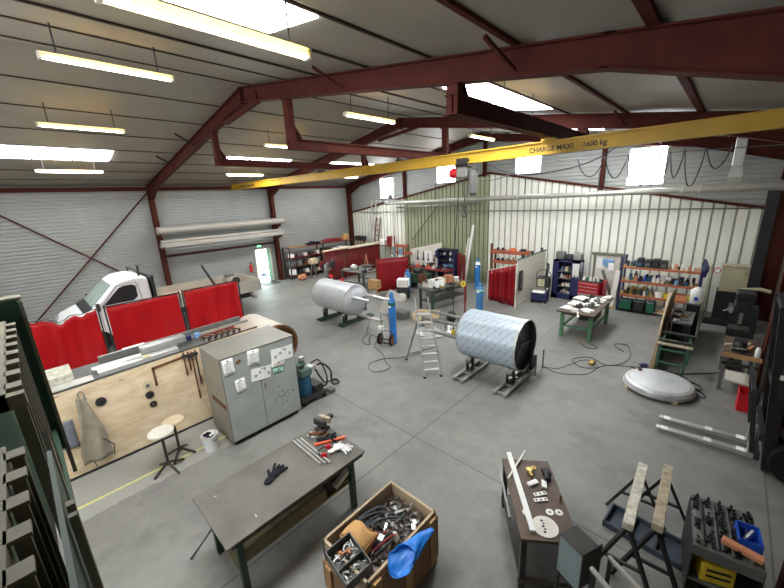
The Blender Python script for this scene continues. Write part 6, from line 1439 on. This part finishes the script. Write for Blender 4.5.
# table with boxes
t = thing('packing_table', 'steel table with open boxes on it behind the stepladder', 'table', (-8.05, 11.4, 0), math.radians(81))
obj('table_slab', S().box(-1.0,-.4,.84,1.0,.4,.88), 'bench_top', t, bev=.004)
for x in (-.93,.93):
    for y in (-.34,.34): obj('leg', S().box(x-.04,y-.04,0,x+.04,y+.04,.84), 'green_dark', t)
obj('under_shelf', S().box(-.95,-.36,.35,.95,.36,.38), 'dark', t); obj('rail', S().box(-.95,-.38,.7,.95,-.35,.76), 'dark', t)
Rp = Matrix.Translation((-8.05,11.4,.882)) @ Matrix.Rotation(math.radians(81),4,'Z')
for k, (x, y, w, d_, h, m, lab) in enumerate(((-.5,-.1,.5,.4,.3,'paper','white cardboard box at the near end of the packing table'),(-.05,.1,.34,.3,.26,'wood_pale','tan open box in the middle of the packing table'),(.35,.05,.3,.3,.3,'terracotta','reddish carton toward the wall end of the packing table'),(-.7,.25,.3,.25,.18,'offwhite','cream box behind the white one on the packing table'),(.65,-.1,.25,.2,.2,'paper','small white box at the wall end of the packing table'))):
    b = thing('packing_box', lab, 'box', Rp @ Vector((x,y,0)), math.radians(81)+.2*k)
    obj('carton', S().box(-w/2,-d_/2,0,w/2,d_/2,.012).box(-w/2,-d_/2,0,-w/2+.012,d_/2,h).box(w/2-.012,-d_/2,0,w/2,d_/2,h).box(-w/2,-d_/2,0,w/2,-d_/2+.012,h).box(-w/2,d_/2-.012,0,w/2,d_/2,h), m, b)
    obj('flap', S().cbox((-w/2-.04,0,h),(.1,d_,.01),(0,.6,0)), m, b); s = S()
    for q in range(5): s.blob((rr.uniform(-w*.3,w*.3),rr.uniform(-d_*.3,d_*.3),h*.8),(.05,.05,.05),.3,q,1)
    obj('contents', s, ('dark','paper','grey_metal')[k%3], b)
for k in range(6): single('hand_tool', S().cyl((0,0,.04),(.2,.05,.05),.02).cbox((0,0,.05),(.08,.08,.1)), ('dark','brass','grey_metal')[k%3], 'hand tool lying on the packing table, %s from its near end' % nth(k), 'tool', loc=Rp @ Vector((-.8+.3*k,-.3,0)))
# wooden crate and rings behind the stepladder
c = thing('wooden_crate', 'small open wooden crate on the floor behind the stepladder', 'crate', (-7.62, 9.72, 0), math.radians(30))
for z in (.0,.12): obj('side_slat', S().box(-.45,-.35,z+.01,.45,-.33,z+.1).box(-.45,.33,z+.01,.45,.35,z+.1).box(-.45,-.35,z+.01,-.43,.35,z+.1).box(.43,-.35,z+.01,.45,.35,z+.1), 'wood_pale', c)
obj('crate_bottom', S().box(-.45,-.35,0,.45,.35,.012), 'wood', c)
for k in range(5): single('crate_item', S().cbox((0,0,.08),(.2,.16,.16),(0,0,k*.7)), ('paper','wood_pale','offwhite','dark','wood')[k], ('white','tan','cream','black','brown')[k]+' block lying in the small wooden crate', 'block', loc=(-7.85+.12*k,9.6+.09*(k%3),.014), bev=.008)
single('flange_ring', S().rev((0,0,0),(0,0,1),[(0,.45),(.07,.46),(.08,.34),(.0,.34),(0,.45)],40,False), 'paper', 'large pale ring on the floor between stepladder and film-wrapped tank', 'ring', loc=(-6.0,9.35,.0), smooth=True)
single('steel_disc', S().rev((0,0,0),(0,0,1),[(0,.5),(.04,.52),(.1,.4),(.12,0)],36), 'light_metal', 'pale domed disc on the floor behind the stepladder', 'disc', loc=(-6.6,8.7,.0), smooth=True)
single('black_helmet', S().blob((-6.72,10.0,.18),(.2,.16,.18),.1,4,3), 'black', 'black rounded case on the floor in front of the packing table', 'case', smooth=True)
single('black_helmet', S().blob((-5.75,9.75,.12),(.18,.16,.11),.1,6,3), 'black', 'smaller black case by the pale ring', 'case', smooth=True)
p = thing('red_pole_stand', 'dark red pole with a yellow reel on top behind the film-wrapped tank', 'stand', (-6.3, 10.2, 0))
obj('pole', S().cyl((0,0,0),(0,0,1.35),.03), 'panel_red', p); obj('reel', S().rev((-.03,-.05,1.38),(0,-1,0),[(0,.1),(.05,.1),(.05,.04),(0,.04),(0,.1)],18,False), 'yellow_plastic', p); obj('foot', S().box(-.25,-.03,0,.25,.03,.03).box(-.03,-.25,0,.03,.25,.03), 'dark_metal', p)
single('welding_table', S().box(-7.2,8.9,.3,-6.2,9.0,.38).box(-7.2,8.9,0,-7.15,9.0,.3).box(-6.25,8.9,0,-6.2,9.0,.3), 'grey_metal', 'low grey support rail on the floor behind the stepladder', 'support')
single('grey_case', S().box(-8.6,9.0,0,-8.1,9.4,.3), 'cable_grey', 'low grey case on the floor behind the tall blue gas cylinder', 'case', bev=.04)
single('white_sheet', S().bar((-9.3,9.2,0),(-8.9,9.5,.85),.5,.02,(1,-1,0)), 'offwhite', 'pale upright sheet behind the leg tubes of the farther tank', 'sheet')
# red curtain stall, orange shelf, plywood partition, hose machine
p = thing('welding_screen', 'dark red pleated welding curtain in front of the plywood partition', 'curtain', (0,0,0))
obj('red_sheet', S().grid(lambda u,v: (-6.92+1.28*u, 12.98-.3*u+.05*math.sin(u*38)+.03*math.sin(u*17+2), (1.26+.42*u)*(1-v)+.06*v), 50, 6), 'curtain_deep', p, smooth=True, solid=.006)
obj('post', S().cyl((-6.96,13,0),(-6.96,13,1.3),.025), 'offwhite', p); obj('post', S().cyl((-5.6,12.66,0),(-5.6,12.66,1.72),.03), 'offwhite', p); obj('top_bar', S().cyl((-6.96,13,1.28),(-5.6,12.66,1.7),.016), 'offwhite', p)
t = thing('orange_shelf', 'orange shelf of odds and ends behind the dark red curtain', 'shelf', (0,0,0))
obj('upper_shelf', S().box(-7.9,14.9,1.66,-6.2,15.4,1.8), 'orange', t); obj('lower_shelf', S().box(-7.8,14.9,1.22,-6.4,15.4,1.32), 'orange', t)
for x in (-7.85,-6.3): obj('post', S().box(x-.04,14.92,0,x+.04,15.0,2.1 if x < -7 else 1.8), 'rust', t); obj('post', S().box(x-.04,15.3,0,x+.04,15.38,1.8), 'rust', t)
goods(-7.7,-6.3,15.1,1.802,6,['offwhite','orange_bright','dark','grey_metal'],.08,.2,'the upper shelf behind the red curtain','goods on the orange shelf behind the curtain','the cladding side',101)
goods(-7.7,-6.5,15.1,1.322,5,['offwhite','brass','dark','grey_metal'],.1,.24,'the lower shelf behind the red curtain','goods on the lower orange shelf','the cladding side',102)
p = thing('plywood_partition', 'tall pale plywood partition between the red curtain and the hose trolley', 'partition', (0,0,0))
obj('plywood_sheet', S().box(-5.68,12.85,.02,-5.64,15.6,1.82), 'wood_white', p)
obj('top_angle', S().bar((-5.66,12.85,1.84),(-5.66,15.7,1.84),.06,.04), 'machine_green', p)
for y in (13.3,14.2,15.2): obj('clip', S().box(-5.7,y-.03,1.85,-5.62,y+.03,2.0), 'dark', p)
for k in range(3): single('hung_hose', S().tube([(-5.58,12.9+.12*k+.1*math.cos(a)*(.5+.2*k),1.0+.4*math.sin(a)) for a in [2*PI*i/16 for i in range(17)]],.018), 'dark', 'dark cable loop hung on the plywood partition, %s from the red curtain' % nth(k), 'cable', 'cable loops on the plywood partition', smooth=True)
m = thing('hose_trolley', 'black wire-feed welder with hose loops and a blue base before the navy cabinet', 'welder', (-5.15, 14.1, 0), .2)
obj('blue_base', S().box(-.35,-.35,.1,.25,.3,.42), 'navy', m, bev=.03); obj('white_tray', S().box(-.3,-.38,.42,.15,.1,.47), 'paper', m, bev=.01)
obj('feeder_body', S().box(-.2,-.15,.6,.25,.3,1.0), 'dark', m, bev=.03); obj('feeder_door', S().box(-.15,-.155,.65,.1,-.15,.95), 'olive_cream', m)
obj('mast_pole', S().cyl((.1,.2,.4),(.1,.2,1.3),.03), 'dark', m)
obj('hose_loop', S().tube([(.15+.02*math.sin(a*3),.05+.24*math.cos(a),1.25+.3*math.sin(a)) for a in [2*PI*i/24 for i in range(25)]],.025), 'black', m, smooth=True)
obj('hose_loop', S().tube([(.05+.28*math.cos(a),-.1,1.05+.26*math.sin(a)) for a in [2*PI*i/24 for i in range(25)]],.02), 'cable_grey', m, smooth=True)
obj('hose_loop', S().tube([(.3,-.2+.18*math.cos(a),.75+.26*math.sin(a)) for a in [2*PI*i/24 for i in range(25)]],.022), 'black', m, smooth=True)
for x in (-.3,.2):
    for y in (-.3,.25): obj('caster', S().cyl((x-.02,y,.06),(x+.02,y,.06),.06), 'rubber', m)

# ------------------------------------------------------------------ cables on the floor
cable('floor_cable', [(-8.9,8.2,.3),(-8.3,7.4,.02),(-7.7,7.3,.02),(-7.3,6.75,.02),(-6.7,6.5,.02),(-6.3,6.2,.02),(-5.95,6.0,.02),(-6.1,5.6,.02),(-6.5,5.75,.02),(-6.5,6.2,.02),(-6.1,6.7,.02),(-5.9,7.3,.02)], .008, 'cable', 'dark cable looping on the floor in front of the gas trolley', n=10)
cable('floor_cable', [(-8.2,7.3,.02),(-8.0,6.9,.02),(-7.7,6.7,.02),(-7.5,6.75,.02),(-7.8,7.0,.02),(-8.0,7.3,.02)], .008, 'cable', 'small dark coil on the floor under the leg tubes of the farther tank')
cable('floor_cable', [(-2.8,8.1,.2),(-2.5,8.35,.02),(-2.0,8.7,.02),(-1.8,9.4,.02),(-1.3,9.75,.02),(-.95,9.9,.02),(-.6,9.95,.02),(-.3,9.75,.02),(-.05,9.7,.02)], .008, 'cable', 'dark cable from the roller bed motor to behind the dished head', n=10)
cable('floor_cable', [(-2.8,8.0,.25),(-2.6,8.6,.02),(-2.3,9.4,.02),(-2.05,9.5,.02),(-1.9,9.2,.02),(-2.2,9.0,.02),(-2.5,9.3,.02),(-2.2,9.7,.02),(-1.7,9.5,.02),(-1.4,10.2,.02),(-1.6,11.1,.02),(-1.9,11.0,.02),(-1.6,10.6,.02)], .008, 'cable', 'tangled cable on the floor between the tank and the green table', n=8)
cable('floor_cable', [(-.2,9.85,.02),(-.5,9.98,.02),(-.8,9.8,.02),(-.4,9.72,.02),(.0,9.62,.02),(.05,9.4,.02),(-.2,9.5,.02),(-.5,9.8,.02),(.3,10.6,.02),(.6,11.2,.02)], .012, 'cable', 'thick cable heap behind the dished head under the green trestle bench')
cable('floor_cable', [(-1.3,9.75,.02),(-.9,9.62,.02),(-.5,9.68,.02),(-.15,9.5,.02),(.1,9.25,.02),(.12,9.05,.02),(-.1,9.3,.02),(-.5,9.75,.02),(-1.0,9.85,.02)], .012, 'cable', 'second dark cable winding behind the dished head')
cable('floor_cable', [(-3.9,10.5,.02),(-4.2,9.7,.02),(-4.0,9.1,.02),(-3.3,8.7,.02)], .01, 'cable_grey', 'thin cable on the floor beside the green table')
cable('floor_cable', [(-2.7,10.6,.02),(-2.4,10.3,.02),(-2.2,10.5,.02),(-2.5,10.7,.02)], .008, 'cable', 'short cable curl by the green table leg')
cable('floor_cable', [(-4.35,.65,.02),(-4.6,1.0,.02),(-4.7,1.3,.3),(-4.36,1.4,.78)], .012, 'cable', 'black cable rising from the floor to the workbench')
single('yellow_plug', S().box(-.06,-.1,0,.06,.1,.07), 'brass', 'yellow socket block on the cable near the green table', 'socket', loc=(-2.05,9.35,.02), bev=.015)

# ------------------------------------------------------------------ light and camera
w = bpy.data.worlds.new('World'); SC.world = w; w.use_nodes = True
bg = w.node_tree.nodes['Background']; bg.inputs['Color'].default_value = (0.9, 0.95, 1.0, 1); bg.inputs['Strength'].default_value = 0.5
cam = bpy.data.cameras.new('Camera'); co = bpy.data.objects.new('Camera', cam); COL.objects.link(co)
yaw, pitch, roll, FPX = 0.763899, 0.263841, -0.04588, 354.38
fw = Vector((-math.sin(yaw)*math.cos(pitch), math.cos(yaw)*math.cos(pitch), -math.sin(pitch)))
rt = fw.cross(Vector((0,0,1))).normalized(); up = rt.cross(fw)
r2 = rt*math.cos(roll)+up*math.sin(roll); u2 = -rt*math.sin(roll)+up*math.cos(roll)
co.matrix_world = Matrix(((r2.x,u2.x,-fw.x,0),(r2.y,u2.y,-fw.y,0),(r2.z,u2.z,-fw.z,4.3),(0,0,0,1)))
cam.sensor_fit = 'HORIZONTAL'; cam.sensor_width = 36; cam.lens = 36*FPX/784; cam.clip_start = .05; cam.clip_end = 200
SC.camera = co
vs = SC.view_settings
vs.view_transform = 'Standard'; vs.look = 'None'; vs.gamma = 1.0; vs.use_curve_mapping = False; vs.exposure = 1.62
SC.cycles.max_bounces = 10; SC.cycles.diffuse_bounces = 6; SC.cycles.use_denoising = True; SC.cycles.sample_clamp_indirect = 6
